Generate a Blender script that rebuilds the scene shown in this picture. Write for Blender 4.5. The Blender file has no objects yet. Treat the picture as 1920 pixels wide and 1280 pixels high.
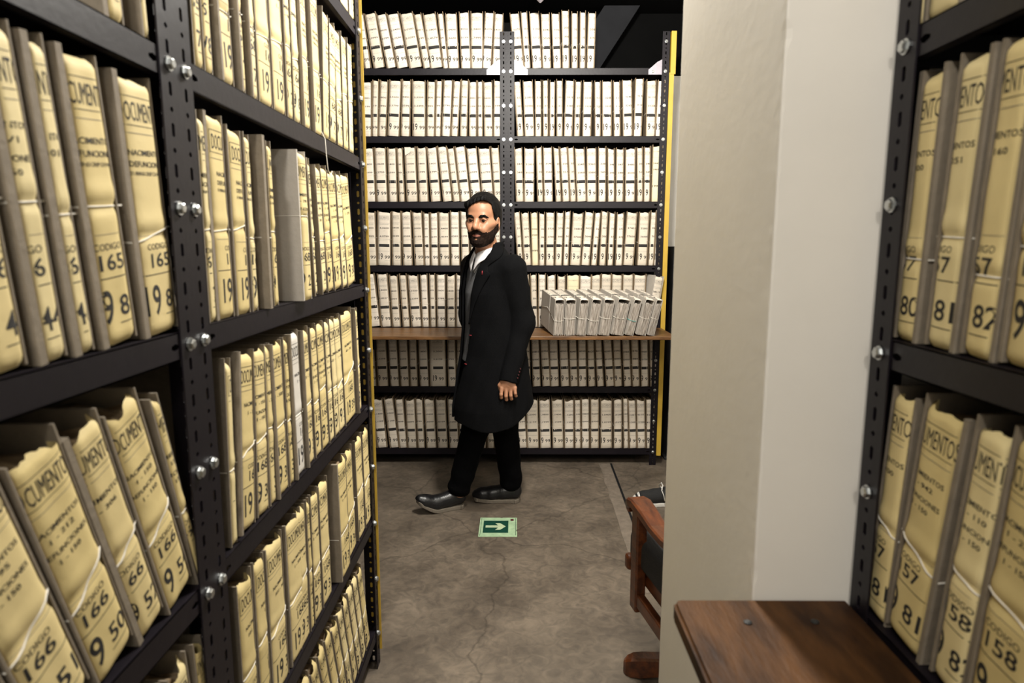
import bpy, bmesh, math, random
import numpy as np
from mathutils import Vector, Matrix
R = math.radians
random.seed(7)
rng = np.random.default_rng(7)
sc = bpy.context.scene
COL = sc.collection

# ------------------------------------------------------------------ camera, world, lights, exposure
CAM_F, CAM_H, CAM_P, CAM_W = 1213.0, 1.525, math.atan(0.15), 7 / 1213.0
cd = bpy.data.cameras.new('camera'); cam = bpy.data.objects.new('camera', cd); COL.objects.link(cam)
cd.sensor_width = 36.0; cd.lens = CAM_F / 1920 * 36.0
cam.location = (0, 0, CAM_H); cam.rotation_euler = (math.pi / 2 - CAM_P, 0, CAM_W)
cd.clip_start = 0.02
cd.dof.use_dof = True; cd.dof.focus_distance = 3.7; cd.dof.aperture_fstop = 5.0
sc.camera = cam
wd = bpy.data.worlds.new('world'); sc.world = wd; wd.use_nodes = True
wd.node_tree.nodes['Background'].inputs[0].default_value = (1, .95, .88, 1)
wd.node_tree.nodes['Background'].inputs[1].default_value = 0.02
sc.view_settings.view_transform = 'Standard'; sc.view_settings.look = 'None'
sc.view_settings.exposure = 0.56; sc.view_settings.gamma = 1.0
sc.view_settings.use_curve_mapping = False


def point_light(name, loc, power, color):
    # shines to all sides: bare ceiling lamps and the added rear fill
    l = bpy.data.lights.new(name, 'POINT'); l.energy = power; l.color = color; l.shadow_soft_size = .09
    o = bpy.data.objects.new(name, l); o.location = loc; COL.objects.link(o)
    return o


LAMP = (1, .958, .875)
point_light('ceiling_lamp_aisle', (0.26, 2.05, 2.98), 132, LAMP)
point_light('ceiling_lamp_aisle', (0.26, 2.60, 2.98), 108, LAMP)
point_light('ceiling_lamp_near', (-0.36, -.42, 2.95), 64, LAMP)
point_light('fill_light_rear', (0.18, -1.25, 2.75), 30, LAMP)  # added fill light behind the camera, lifts the lower shelves


# ------------------------------------------------------------------ helpers
def ray(x, y):
    u = (x - 960) / CAM_F; v = -(y - 640) / CAM_F
    cy = math.cos(CAM_P) + v * math.sin(CAM_P); z = -math.sin(CAM_P) + v * math.cos(CAM_P)
    c, s = math.cos(CAM_W), math.sin(CAM_W)
    return np.array([u * c - cy * s, u * s + cy * c, z])


def atY(x, y, Y): r = ray(x, y); return r * (Y / r[1]) + np.array([0, 0, CAM_H])
def atX(x, y, X): r = ray(x, y); return r * (X / r[0]) + np.array([0, 0, CAM_H])
def atZ(x, y, Z): r = ray(x, y); return r * ((Z - CAM_H) / r[2]) + np.array([0, 0, CAM_H])


def mesh_from(verts, faces, name='mesh', mats=None, smooth=False):
    m = bpy.data.meshes.new(name)
    v = np.asarray(verts, dtype=np.float64).reshape(-1, 3)
    m.from_pydata(v.tolist(), [], [tuple(int(i) for i in f) for f in faces])
    if smooth:
        m.polygons.foreach_set('use_smooth', [True] * len(m.polygons))
    m.update()
    return m


def obj(name, mesh, material=None, parent=None, loc=None, rot=None):
    o = bpy.data.objects.new(name, mesh)
    if material is not None and mesh is not None:
        mats = material if isinstance(material, (list, tuple)) else [material]
        if len(mesh.materials) == 0:
            for k in mats: mesh.materials.append(k)
    COL.objects.link(o)
    if parent is not None: o.parent = parent
    if loc is not None: o.location = loc
    if rot is not None: o.rotation_euler = rot
    return o


def thing(name, label, cat, loc=(0, 0, 0), rot=(0, 0, 0), group=None):
    o = bpy.data.objects.new(name, None); o.empty_display_size = .05
    o.location = loc; o.rotation_euler = rot; COL.objects.link(o)
    tag(o, label, cat, group); return o


LABELS = set()
def tag(o, label, cat, group=None):
    o['label'] = label; o['category'] = cat
    if group: o['group'] = group
    n = len(label.split())
    if n < 4 or n > 16: print('LABEL LENGTH', n, label)
    if label in LABELS: print('DUPLICATE LABEL', label)
    LABELS.add(label)


def struct(o): o['kind'] = 'structure'; return o


class MB:
    def __init__(s): s.v = []; s.f = []; s.m = []
    def add(s, verts, faces, mi=0):
        b = len(s.v); s.v += [tuple(map(float, p)) for p in verts]
        s.f += [tuple(b + i for i in f) for f in faces]; s.m += [mi] * len(faces); return s
    def box(s, x0, x1, y0, y1, z0, z1, mi=0):
        v = [(x, y, z) for z in (z0, z1) for y in (y0, y1) for x in (x0, x1)]
        return s.add(v, [(0, 2, 3, 1), (4, 5, 7, 6), (0, 1, 5, 4), (2, 6, 7, 3), (0, 4, 6, 2), (1, 3, 7, 5)], mi)
    def prism(s, poly, z0, z1, mi=0, fn=None):
        n = len(poly)
        v = [(p[0], p[1], z0) for p in poly] + [(p[0], p[1], z1) for p in poly]
        if fn: v = [fn(p) for p in v]
        f = [tuple(reversed(range(n))), tuple(range(n, 2 * n))] + [(i, (i + 1) % n, n + (i + 1) % n, n + i) for i in range(n)]
        return s.add(v, f, mi)
    def tube(s, pts, r, n=6, closed=False, mi=0):
        pts = [Vector(p) for p in pts]; m = len(pts); rs = r if hasattr(r, '__len__') else [r] * m
        vs = []
        up = Vector((0.13, 0.21, 0.97))
        for i, p in enumerate(pts):
            a = pts[(i - 1) % m] if (closed or i > 0) else p
            b = pts[(i + 1) % m] if (closed or i < m - 1) else p
            t = (b - a); t = t.normalized() if t.length > 1e-9 else Vector((0, 0, 1))
            if abs(t.dot(up)) > .95: u = t.orthogonal().normalized()
            else: u = t.cross(up).normalized()
            w = t.cross(u)
            vs += [p + (u * math.cos(2 * math.pi * k / n) + w * math.sin(2 * math.pi * k / n)) * rs[i] for k in range(n)]
        fs = []
        for i in range(m if closed else m - 1):
            for k in range(n):
                j = (i + 1) % m
                fs.append((i * n + k, i * n + (k + 1) % n, j * n + (k + 1) % n, j * n + k))
        if not closed:
            fs += [tuple(reversed(range(n))), tuple(range((m - 1) * n, m * n))]
        return s.add(vs, fs, mi)
    def mesh(s, name='mesh', smooth=False):
        m = mesh_from(s.v, s.f, name, smooth=smooth)
        if any(s.m): m.polygons.foreach_set('material_index', s.m)
        return m


def bevel_mesh(m, w, seg=2):
    bm = bmesh.new(); bm.from_mesh(m)
    bmesh.ops.bevel(bm, geom=[e for e in bm.edges], offset=w, segments=seg, affect='EDGES', profile=.5)
    bm.to_mesh(m); bm.free(); return m


# ------------------------------------------------------------------ materials
def mat(name, col, rough=.6, metal=0., var=0., scale=8., bump=0., bscale=60., col2=None, sheen=0., coord='Object', stretch=None, spec=None):
    m = bpy.data.materials.new(name); m.use_nodes = True
    nt = m.node_tree; b = nt.nodes['Principled BSDF']
    b.inputs['Base Color'].default_value = (*col, 1); b.inputs['Roughness'].default_value = rough
    b.inputs['Metallic'].default_value = metal
    if spec is not None: b.inputs['Specular IOR Level'].default_value = spec
    if sheen: b.inputs['Sheen Weight'].default_value = sheen; b.inputs['Sheen Roughness'].default_value = .6
    tc = nt.nodes.new('ShaderNodeTexCoord'); vec = tc.outputs[coord]
    if stretch:
        mp = nt.nodes.new('ShaderNodeMapping'); mp.inputs['Scale'].default_value = stretch
        nt.links.new(vec, mp.inputs['Vector']); vec = mp.outputs['Vector']
    if var or col2:
        n = nt.nodes.new('ShaderNodeTexNoise'); n.inputs['Scale'].default_value = scale
        n.inputs['Detail'].default_value = 5; n.inputs['Roughness'].default_value = .6
        nt.links.new(vec, n.inputs['Vector'])
        r = nt.nodes.new('ShaderNodeValToRGB')
        c2 = col2 if col2 else tuple(c * (1 - var) for c in col)
        r.color_ramp.elements[0].position = .34; r.color_ramp.elements[1].position = .66
        r.color_ramp.elements[0].color = (*c2, 1); r.color_ramp.elements[1].color = (*col, 1)
        nt.links.new(n.outputs['Fac'], r.inputs['Fac']); nt.links.new(r.outputs['Color'], b.inputs['Base Color'])
    if bump:
        n2 = nt.nodes.new('ShaderNodeTexNoise'); n2.inputs['Scale'].default_value = bscale; n2.inputs['Detail'].default_value = 4
        nt.links.new(vec, n2.inputs['Vector'])
        bp = nt.nodes.new('ShaderNodeBump'); bp.inputs['Strength'].default_value = bump; bp.inputs['Distance'].default_value = .01
        nt.links.new(n2.outputs['Fac'], bp.inputs['Height']); nt.links.new(bp.outputs['Normal'], b.inputs['Normal'])
    return m


M = {}
M['white_paper'] = [mat('white_paper_%d' % i, c, .75, var=.07, scale=14, bump=.10, bscale=35) for i, c in enumerate([(.72, .64, .535), (.76, .685, .585), (.68, .60, .49)])]
M['cream_paper'] = mat('cream_paper', (.78, .68, .46), .75, var=.08, scale=12, bump=.1, bscale=35)
M['manila'] = [mat('manila_paper_%d' % i, c, .7, var=.10, scale=9, bump=.12, bscale=30) for i, c in enumerate([(.72, .58, .28), (.76, .63, .33), (.69, .55, .25)])]
M['grey_white'] = mat('grey_white_paper', (.66, .62, .56), .7, var=.06, scale=10, bump=.1, bscale=30)
M['board_far'] = mat('brown_cardboard', (.23, .165, .098), .85, var=.22, scale=30, bump=.1, bscale=80)
M['board_near'] = mat('grey_cardboard', (.23, .19, .14), .85, var=.16, scale=40, bump=.12, bscale=120)
M['board_pale'] = mat('pale_grey_cardboard', (.46, .42, .37), .85, var=.08, scale=40, bump=.12, bscale=120)
M['pages'] = mat('page_edges', (.48, .36, .22), .9, col2=(.20, .13, .07), scale=30, bump=.5, bscale=90, stretch=(6, 1, 1))
M['pages_grey'] = mat('grey_page_edges', (.60, .54, .48), .9, col2=(.20, .165, .13), scale=24, bump=.5, bscale=80, stretch=(5.5, .5, .35))
M['string'] = mat('cotton_string', (.74, .70, .62), .9, var=.15, scale=60)
M['string_teal'] = mat('teal_string', (.10, .48, .45), .9, var=.15, scale=60)
M['ink'] = mat('black_ink', (.018, .016, .015), .8, var=.2, scale=40)
M['ink_grey'] = mat('grey_ink', (.17, .155, .14), .8, var=.2, scale=90)
M['steel'] = mat('dark_violet_enamel', (.0072, .0050, .0082), .45, spec=.28, var=.25, scale=5, bump=.05, bscale=50)
M['bolt'] = mat('zinc_bolt', (.62, .64, .64), .32, metal=1., var=.2, scale=60)
M['yellow'] = mat('yellow_edge_paint', (.56, .36, .045), .5, var=.12, scale=8, bump=.05, bscale=40)
M['gusset'] = mat('galvanised_plate', (.42, .39, .44), .38, metal=.6, var=.15, scale=20)
M['wood_ledge'] = mat('varnished_plank', (.22, .105, .034), .42, col2=(.08, .034, .011), scale=5, bump=.12, bscale=24, stretch=(1.2, 9, 9))
M['wood_near'] = mat('worn_plank', (.085, .036, .011), .55, spec=.12, col2=(.024, .010, .004), scale=6, bump=.15, bscale=26, stretch=(4, 1.1, 4))
M['wood_chair'] = mat('red_brown_varnished_wood', (.13, .036, .009), .33, col2=(.040, .011, .004), scale=9, bump=.08, bscale=30, stretch=(5, 1.4, 5))
M['cushion'] = mat('black_cushion_cloth', (.014, .014, .016), .85, var=.3, scale=200, bump=.3, bscale=350)
M['floor'] = mat('polished_concrete', (.175, .142, .108), .5, col2=(.088, .07, .053), scale=3.2, bump=.1, bscale=26)
M['plaster'] = mat('white_plaster', (.70, .665, .61), .75, var=.05, scale=3, bump=.04, bscale=45)
M['plaster_back'] = mat('pale_back_plaster', (.66, .64, .60), .8, var=.05, scale=3, bump=.08, bscale=40)
M['dark_wall'] = mat('shade_black_plaster', (.008, .0076, .0075), .95, spec=.05, var=.2, scale=4, bump=.1, bscale=30)  # near-black colour stands in for the shade behind the racks
M['black_ceiling'] = mat('black_ceiling_paint', (.003, .003, .003), .95, var=.3, scale=4, spec=.05)
M['beam'] = mat('dark_grey_beam_paint', (.013, .0135, .0155), .8, spec=.1, var=.2, scale=10)
M['black_panel'] = mat('black_panel_board', (.012, .012, .012), .6, var=.2, scale=6)

# finer mottling on the concrete: trowel swirls and hairline cracks
nt = M['floor'].node_tree; b = nt.nodes['Principled BSDF']
tc = nt.nodes.new('ShaderNodeTexCoord')
n1 = nt.nodes.new('ShaderNodeTexNoise'); n1.inputs['Scale'].default_value = 16; n1.inputs['Detail'].default_value = 8; n1.inputs['Distortion'].default_value = 1.6
v1 = nt.nodes.new('ShaderNodeTexVoronoi'); v1.feature = 'DISTANCE_TO_EDGE'; v1.inputs['Scale'].default_value = 1.15
nd = nt.nodes.new('ShaderNodeTexNoise'); nd.inputs['Scale'].default_value = 3.; nd.inputs['Detail'].default_value = 5
mx0 = nt.nodes.new('ShaderNodeMixRGB'); mx0.inputs[0].default_value = .22
nt.links.new(tc.outputs['Object'], nd.inputs['Vector']); nt.links.new(tc.outputs['Object'], n1.inputs['Vector'])
nt.links.new(tc.outputs['Object'], mx0.inputs[1]); nt.links.new(nd.outputs['Color'], mx0.inputs[2]); nt.links.new(mx0.outputs[0], v1.inputs['Vector'])
rc = nt.nodes.new('ShaderNodeValToRGB'); rc.color_ramp.elements[0].position = 0.; rc.color_ramp.elements[1].position = .007
rc.color_ramp.elements[0].color = (.62, .62, .62, 1); rc.color_ramp.elements[1].color = (1, 1, 1, 1)
nt.links.new(v1.outputs['Distance'], rc.inputs['Fac'])
rn = nt.nodes.new('ShaderNodeValToRGB'); rn.color_ramp.elements[0].position = .3; rn.color_ramp.elements[1].position = .75
rn.color_ramp.elements[0].color = (.72, .72, .72, 1); rn.color_ramp.elements[1].color = (1.28, 1.26, 1.22, 1)
nt.links.new(n1.outputs['Fac'], rn.inputs['Fac'])
old = b.inputs['Base Color'].links[0].from_socket
ma = nt.nodes.new('ShaderNodeMixRGB'); ma.blend_type = 'MULTIPLY'; ma.inputs[0].default_value = 1
mb_ = nt.nodes.new('ShaderNodeMixRGB'); mb_.blend_type = 'MULTIPLY'; mb_.inputs[0].default_value = 1
nt.links.new(old, ma.inputs[1]); nt.links.new(rn.outputs[0], ma.inputs[2])
nt.links.new(ma.outputs[0], mb_.inputs[1]); nt.links.new(rc.outputs[0], mb_.inputs[2]); nt.links.new(mb_.outputs[0], b.inputs['Base Color'])

# ------------------------------------------------------------------ the room
XL, XR, YF, YB, ZC = -1.75, 1.75, -1.7, 5.0, 3.12
def slab(name, x0, x1, y0, y1, z0, z1, m):
    return struct(obj(name, MB().box(x0, x1, y0, y1, z0, z1).mesh(name), m))
slab('floor', XL - .1, XR + .1, YF - .1, YB + .1, -.1, 0, M['floor'])
slab('ceiling', XL - .1, XR + .1, YF - .1, YB + .1, ZC, ZC + .1, M['black_ceiling'])
slab('wall_left', XL - .1, XL, YF - .1, YB + .1, 0, ZC, M['dark_wall'])
slab('wall_right', XR, XR + .1, YF - .1, YB + .1, 0, ZC, M['plaster_back'])
slab('wall_back', XL, XR, YB, YB + .1, 0, ZC, M['dark_wall'])
slab('wall_front', XL, XR, YF - .1, YF, 0, ZC, M['plaster_back'])
slab('wall_back_pier', 1.02, XR, 4.80, YB, 0, 2.70, M['plaster_back'])
slab('trim_1', .45, XR, 4.82, YB, 2.70, ZC, M['black_ceiling'])

# white dividing wall stub with a worn, chipped corner
PX, PY0, PY1 = .365, .932, 1.51
def divider():
    n = 240; zs = np.linspace(0, ZC, n)
    rows = []
    for i, z in enumerate(zs):
        def nz(k): return (math.sin(z * 23 + k * 2.1) * .4 + math.sin(z * 61 + k) * .35 + random.uniform(-.5, .5)) * .0012
        c = .003 + abs(nz(1))
        if abs(z - 1.805) < .016: c = .008
        if abs(z - 1.03) < .014: c = .006
        e = .003 + abs(nz(3))
        rows.append([(XR, PY0, z), (PX + .02, PY0, z), (PX + c * 1.3, PY0 + nz(0) * .2, z), (PX + c * .3, PY0 + c * .3, z), (PX + nz(5) * .2, PY0 + c * 1.3, z),
                     (PX, PY0 + .02, z), (PX, PY1 - e * 2, z), (PX + e * .3, PY1 - e * .3, z), (PX + e * 2, PY1, z), (XR, PY1, z)])
    k = len(rows[0]); v = [p for r in rows for p in r]
    f = [(i * k + j, i * k + (j + 1) % k, (i + 1) * k + (j + 1) % k, (i + 1) * k + j) for i in range(n - 1) for j in range(k)]
    f = [tuple(reversed(q)) for q in f]
    return mesh_from(v, f, 'wall_divider')
struct(obj('wall_divider', divider(), M['plaster']))

# dark sloping beam and small sprinkler head high up behind the far rack
bq = MB()
p0 = atY(1030, 225, 4.70); p1 = atY(1176, -4, 4.66)
bq.prism([(0, 0), (.24, 0), (.24, .08), (0, .08)], 0, 1, fn=lambda p: tuple(p0 * (1 - p[2]) + p1 * p[2] + np.array([p[0] - .12, p[1], 0])))
struct(obj('trim_2', bq.mesh('beam'), M['beam']))
q = atY(1013, 4, 4.15)
sp = thing('sprinkler_head', 'small metal sprinkler head hanging from the black ceiling above the far rack', 'sprinkler', (q[0], q[1], ZC))
mb = MB().tube([(0, 0, 0), (0, 0, -(ZC - q[2]) + .03)], .012, 10); obj('pipe', mb.mesh(), M['gusset'], sp)
mb = MB().tube([(0, 0, -(ZC - q[2]) + .035), (0, 0, -(ZC - q[2]) + .012), (0, 0, -(ZC - q[2]) - .004)], [.022, .02, .004], 12); obj('deflector', mb.mesh(), M['gusset'], sp)

# strip and patch let into the floor
a0 = atZ(1146, 869, 0); a1 = atZ(1196, 1000, 0)
def floor_strip(name, off0, off1, w0, w1, h, m):
    d = np.array([a1[0] - a0[0], a1[1] - a0[1]]); L = np.hypot(*d); d /= L; nrm = np.array([-d[1], d[0]])
    vs = []; n = 14
    for i in range(n + 1):
        t = i / n * (L + .6)
        wv = random.uniform(-.006, .006) if w1 - w0 > .02 else 0
        for w in (w0 + wv, w1):
            pnt = np.array(a0[:2]) + d * t + nrm * w
            vs.append((pnt[0], pnt[1], h))
    k = len(vs); vs += [(x, y, -.002) for x, y, z in vs]
    f = [(2 * i, 2 * i + 1, 2 * i + 3, 2 * i + 2) for i in range(n)]
    f += [(2 * i, 2 * i + 2, k + 2 * i + 2, k + 2 * i) for i in range(n)] + [(2 * i + 3, 2 * i + 1, k + 2 * i + 1, k + 2 * i + 3) for i in range(n)]
    struct(obj(name, mesh_from(vs, f), m))
floor_strip('trim_3', 0, 0, -.008, .004, .003, M['beam'])
floor_strip('trim_4', 0, 0, -.085, -.012, .0015, mat('pale_floor_patch', (.22, .18, .14), .6, var=.3, scale=20, bump=.1))

# black panel standing against the pale pier, right of the far rack
pA = atY(1265, 462, 4.5); pB = atY(1277, 462, 4.5)
pn = thing('black_panel', 'tall black panel standing upright against the pale wall, right of the far rack', 'panel', ((pA[0] + pB[0]) / 2 + .02, 4.5, 0))
w = .05
obj('board', bevel_mesh(MB().box(-w, w, -.015, .24, .02, pA[2]).mesh(), .003), M['black_panel'], pn)
obj('foot', bevel_mesh(MB().box(-w - .02, w + .02, -.04, .27, 0, .02).mesh(), .004), M['black_panel'], pn)


# ------------------------------------------------------------------ slotted-angle racks
def hole_cell(mbb, cx, cz, cw, ch, hw, hh, th, fn):
    """flat cell cw x ch pierced by a rounded hole hw x hh; fn maps (u, v, t) to xyz"""
    A, B = cw / 2, ch / 2
    out = [(-A, -B), (0, -B), (A, -B), (A, 0), (A, B), (0, B), (-A, B), (-A, 0)]
    k = min(hw, hh) * .30
    a, b_ = hw / 2, hh / 2
    inn = [(-a + k, -b_), (a - k, -b_), (a, -b_ + k), (a, b_ - k), (a - k, b_), (-a + k, b_), (-a, b_ - k), (-a, -b_ + k)]
    inn = [inn[7], ((inn[0][0] + inn[1][0]) / 2, -b_), inn[2], (a, 0), inn[3], (0, b_), inn[6], (-a, 0)]
    v = []
    for t in (0, th):
        v += [fn((cx + p[0], cz + p[1], t)) for p in out] + [fn((cx + p[0], cz + p[1], t)) for p in inn]
    f = []
    for i in range(8):
        j = (i + 1) % 8
        f += [(i, j, 8 + j, 8 + i), (16 + j, 16 + i, 24 + i, 24 + j), (8 + i, 8 + j, 24 + j, 24 + i)]
    mbb.add(v, f)


PW, PT, PER = .046, .0025, .0575
def post_mesh(height, both=True):
    """angle post: corner at origin, one flange along +x facing -y, the other running +y"""
    mbb = MB(); n = int(height / (PER / 2)); c = height / n
    for i in range(n):
        z = (i + .5) * c; hw, hh = (.0085, .021) if i % 2 == 0 else (.0085, .0085)
        hole_cell(mbb, PW / 2, z, PW, c, hw, hh, PT, lambda p: (p[0], p[2], p[1]))
        if both: hole_cell(mbb, PW / 2, z, PW, c, hw, hh, PT, lambda p: (p[2], p[0], p[1]))
    mbb.box(PW - .0005, PW + .0002, 0, PT, 0, height)
    if not both: mbb.box(0, PT, 0, PW, 0, height)
    return mbb.mesh('post')


def hexbolt():
    mbb = MB()
    mbb.prism([(.0105 * math.cos(k * math.pi / 6), .0105 * math.sin(k * math.pi / 6)) for k in range(12)], 0, .0018, fn=lambda p: (p[0], -p[2], p[1]))
    pr = [(.0082, .0018), (.0082, .0062), (.006, .0078)]
    v = [(r * math.cos(k * math.pi / 3), -h, r * math.sin(k * math.pi / 3)) for r, h in pr for k in range(6)]
    f = [(a * 6 + k, a * 6 + (k + 1) % 6, (a + 1) * 6 + (k + 1) % 6, (a + 1) * 6 + k) for a in range(2) for k in range(6)] + [tuple(range(12, 18))]
    mbb.add(v, f); return mbb.mesh('bolt')
BOLT = hexbolt(); BOLT.materials.append(M['bolt'])
LIP = .042


def shelf_mesh(L, depth):
    """tray: local x along the front 0..L, y into the rack, top surface at z=0"""
    mbb = MB(); t = .002; s = .055
    mbb.box(0, L, 0, depth, -t, 0); mbb.box(0, L, depth - t, depth, -LIP, -t)
    mbb.box(0, t, t, depth - t, -LIP, -t); mbb.box(L - t, L, t, depth - t, -LIP, -t)
    for c in (s, L - s):
        hole_cell(mbb, c, -LIP / 2, .06, LIP, .022, .011, t, lambda p: (p[0], p[2], p[1]))
    mbb.box(0, s - .03, 0, t, -LIP, 0); mbb.box(s + .03, L - s - .03, 0, t, -LIP, 0); mbb.box(L - s + .03, L, 0, t, -LIP, 0)
    mbb.box(0, L, 0, .012, -LIP, -LIP + t)
    return mbb.mesh('shelf')


def rack(label, L, depth, height, levels, loc, rz, both_edges=(False, False), gussets=(), skip_bolt_below=0.):
    """local frame: x along the front, y into the rack, origin at the front left foot"""
    t = thing('shelving_unit', label, 'shelf', loc, (0, 0, rz), 'slotted steel shelving units')
    pm = post_mesh(height); pm.materials.append(M['steel'])
    pm2 = post_mesh(levels[-1] - LIP - .01); pm2.materials.append(M['steel'])
    ragmid = 0; mid = [(a + b2) / 2 - LIP / 2 for a, b2 in zip(levels[:-1], levels[1:])]
    for side in (0, 1):
        p = obj('post', pm, None, t, (0 if side == 0 else L, 0, 0))
        if side: p.scale = (-1, 1, 1)
        for z in [l - LIP / 2 for l in levels] + mid + ([height - .06] if height > levels[-1] + .15 else []):
            o = obj('bolt', BOLT, None, p, (PW * .5, -.0005, z), (0, random.uniform(0, 1), 0))
        p2 = obj('post', pm2, None, t, (0 if side == 0 else L, depth, 0)); p2.scale = (-1 if side else 1, -1, 1)
    sm = shelf_mesh(L - .006, depth - .006); sm.materials.append(M['steel'])
    for z in levels:
        obj('shelf', sm, None, t, (.003, .003, z))
    for side, z in gussets:
        g = MB().prism([(0, -LIP), (.085, -LIP), (.085, -LIP + .03), (.03, .035), (0, .05)], 0, .002, fn=lambda p: (p[0], -p[2], p[1])).mesh()
        o = obj('gusset_plate', g, M['gusset'], t, (PW if side == 0 else L - PW, -.0003, z))
        if side: o.scale = (-1, 1, 1)
        obj('bolt', BOLT, None, o, (.058, -.0025, -LIP + .018))
    return t


BY = 4.35                                   # front plane of the far rack
LV_BACK = [.117, .557, .970, 1.385, 1.803, 2.220, 2.640]
GX = -.056                                  # joint between the two far bays
rk1 = rack('dark slotted steel shelving bay across the end, left of the double post', 1.034, .42, 2.86, LV_BACK, (GX - 1.034, BY, 0), 0, gussets=[(1, 2.640)])
rk2 = rack('dark slotted steel shelving bay across the end, between double post and yellow edge strip', 1.034, .42, 2.86, LV_BACK, (GX, BY, 0), 0, gussets=[(0, 2.640), (1, 2.640)])
obj('yellow_edge_strip', MB().box(1.036, 1.066, -.004, 0, .07, 2.61).box(1.036, 1.040, 0, .03, .07, 2.61).mesh(), M['yellow'], rk2)
obj('yellow_edge_strip', MB().box(1.042, 1.074, -.008, -.004, 2.60, 2.86).box(1.042, 1.046, -.004, .03, 2.60, 2.86).mesh(), M['yellow'], rk2)
LX, LYM, LYF = -.500, 1.000, 2.190
LV_LEFT = [.150, .570, .985, 1.395, 1.803, 2.213, 2.63]
rz = math.pi / 2
rk3 = rack('dark slotted steel shelving bay on the left, nearest the camera, with yellowed folders', 1.19, .42, 2.86, LV_LEFT, (LX, LYM - 1.19, 0), rz)
rk4 = rack('dark slotted steel shelving bay on the left, beyond the double post, with yellow end strip', 1.19, .42, 2.86, LV_LEFT, (LX, LYM, 0), rz)
obj('yellow_edge_strip', MB().box(1.190, 1.193, -.008, .03, .05, 2.84).box(1.172, 1.190, -.005, -.001, 2.3, 2.3001).mesh(), M['yellow'], rk4)
RX, RY1 = .513, .925
rk5 = rack('dark slotted steel shelving bay at the right edge, beside the white wall', 1.19, .42, 2.86, LV_LEFT, (RX, RY1, 0), -rz)

# ------------------------------------------------------------------ plank ledges fixed in front of the racks
lz = .967
ld = thing('wooden_ledge', 'long brown wooden plank ledge along the far rack, under the stack of bundles', 'shelf', (0, 0, 0), group='plank ledges')
lx0, lx1 = -1.08, .985
mbl = MB().box(lx0, lx1, 3.93, BY - .003, lz - .022, lz).mesh(); bevel_mesh(mbl, .004); obj('plank', mbl, M['wood_ledge'], ld)
for x in (lx0 + .12, -.03, lx1 - .03):
    obj('bracket', MB().box(x - .012, x + .012, 4.05, BY - .004, lz - .027, lz - .0225).box(x - .012, x + .012, BY - .008, BY - .004, lz - .15, lz - .027).mesh(), M['steel'], ld)
ld2 = thing('wooden_ledge', 'worn dark wooden plank ledge at lower right, butting against the white wall', 'shelf', (0, 0, 0), group='plank ledges')
zl2 = .986
e0 = atZ(1262, 1128, zl2)
def plank2():
    x0, x1, y0, y1 = e0[0], RX - .004, -.35, PY0 - .004
    xs = []
    poly = [(x0 + .012, y1), (x0 + .003, y1 - .004), (x0, y1 - .016), (x0 - .001, .6), (x0, .3), (x0, y0), (x1, y0), (x1, y1)]
    m = MB().prism(list(reversed(poly)) if False else poly, zl2 - .03, zl2).mesh()
    bm = bmesh.new(); bm.from_mesh(m); bmesh.ops.recalc_face_normals(bm, faces=bm.faces)
    bmesh.ops.bevel(bm, geom=bm.edges[:], offset=.005, segments=3, affect='EDGES'); bm.to_mesh(m); bm.free(); return m
obj('plank', plank2(), M['wood_near'], ld2)
for (px, py) in ((1402, 1167), (1528, 1166)):
    s_ = atZ(px, py, zl2)
    v = MB().tube([(0, 0, -.004), (0, 0, .0015), (0, 0, .003)], [.0062, .006, .003], 12).mesh(smooth=False)
    obj('screw', v, M['black_panel'], ld2, (s_[0], s_[1], zl2))
obj('bracket', MB().box(RX - .14, RX - .004, .70, .724, zl2 - .036, zl2 - .0305).mesh(), M['steel'], ld2)

# ------------------------------------------------------------------ lettering
_tc = {}
def text2d(s, bold, res):
    key = (s, bold, res)
    if key in _tc: return _tc[key]
    cu = bpy.data.curves.new('t', 'FONT'); cu.body = s; cu.size = 1; cu.resolution_u = res; cu.offset = .012 if bold else .0
    o = bpy.data.objects.new('t', cu)
    me = o.to_mesh()
    n = len(me.vertices); v = np.empty(n * 3); me.vertices.foreach_get('co', v); v = v.reshape(-1, 3)[:, :2].copy()
    me.calc_loop_triangles()
    t = np.empty(len(me.loop_triangles) * 3, dtype=np.int64); me.loop_triangles.foreach_get('vertices', t); t = t.reshape(-1, 3)
    o.to_mesh_clear(); bpy.data.objects.remove(o); bpy.data.curves.remove(cu)
    if n:
        mn, mx = v.min(0), v.max(0); v = (v - (mn + mx) / 2) / np.maximum(mx - mn, 1e-6)
    # keep counter-clockwise
    a, b_, c = v[t[:, 0]], v[t[:, 1]], v[t[:, 2]]
    ar = (b_[:, 0] - a[:, 0]) * (c[:, 1] - a[:, 1]) - (b_[:, 1] - a[:, 1]) * (c[:, 0] - a[:, 0])
    t[ar < 0] = t[ar < 0][:, ::-1]
    _tc[key] = (v, t); return v, t


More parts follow.
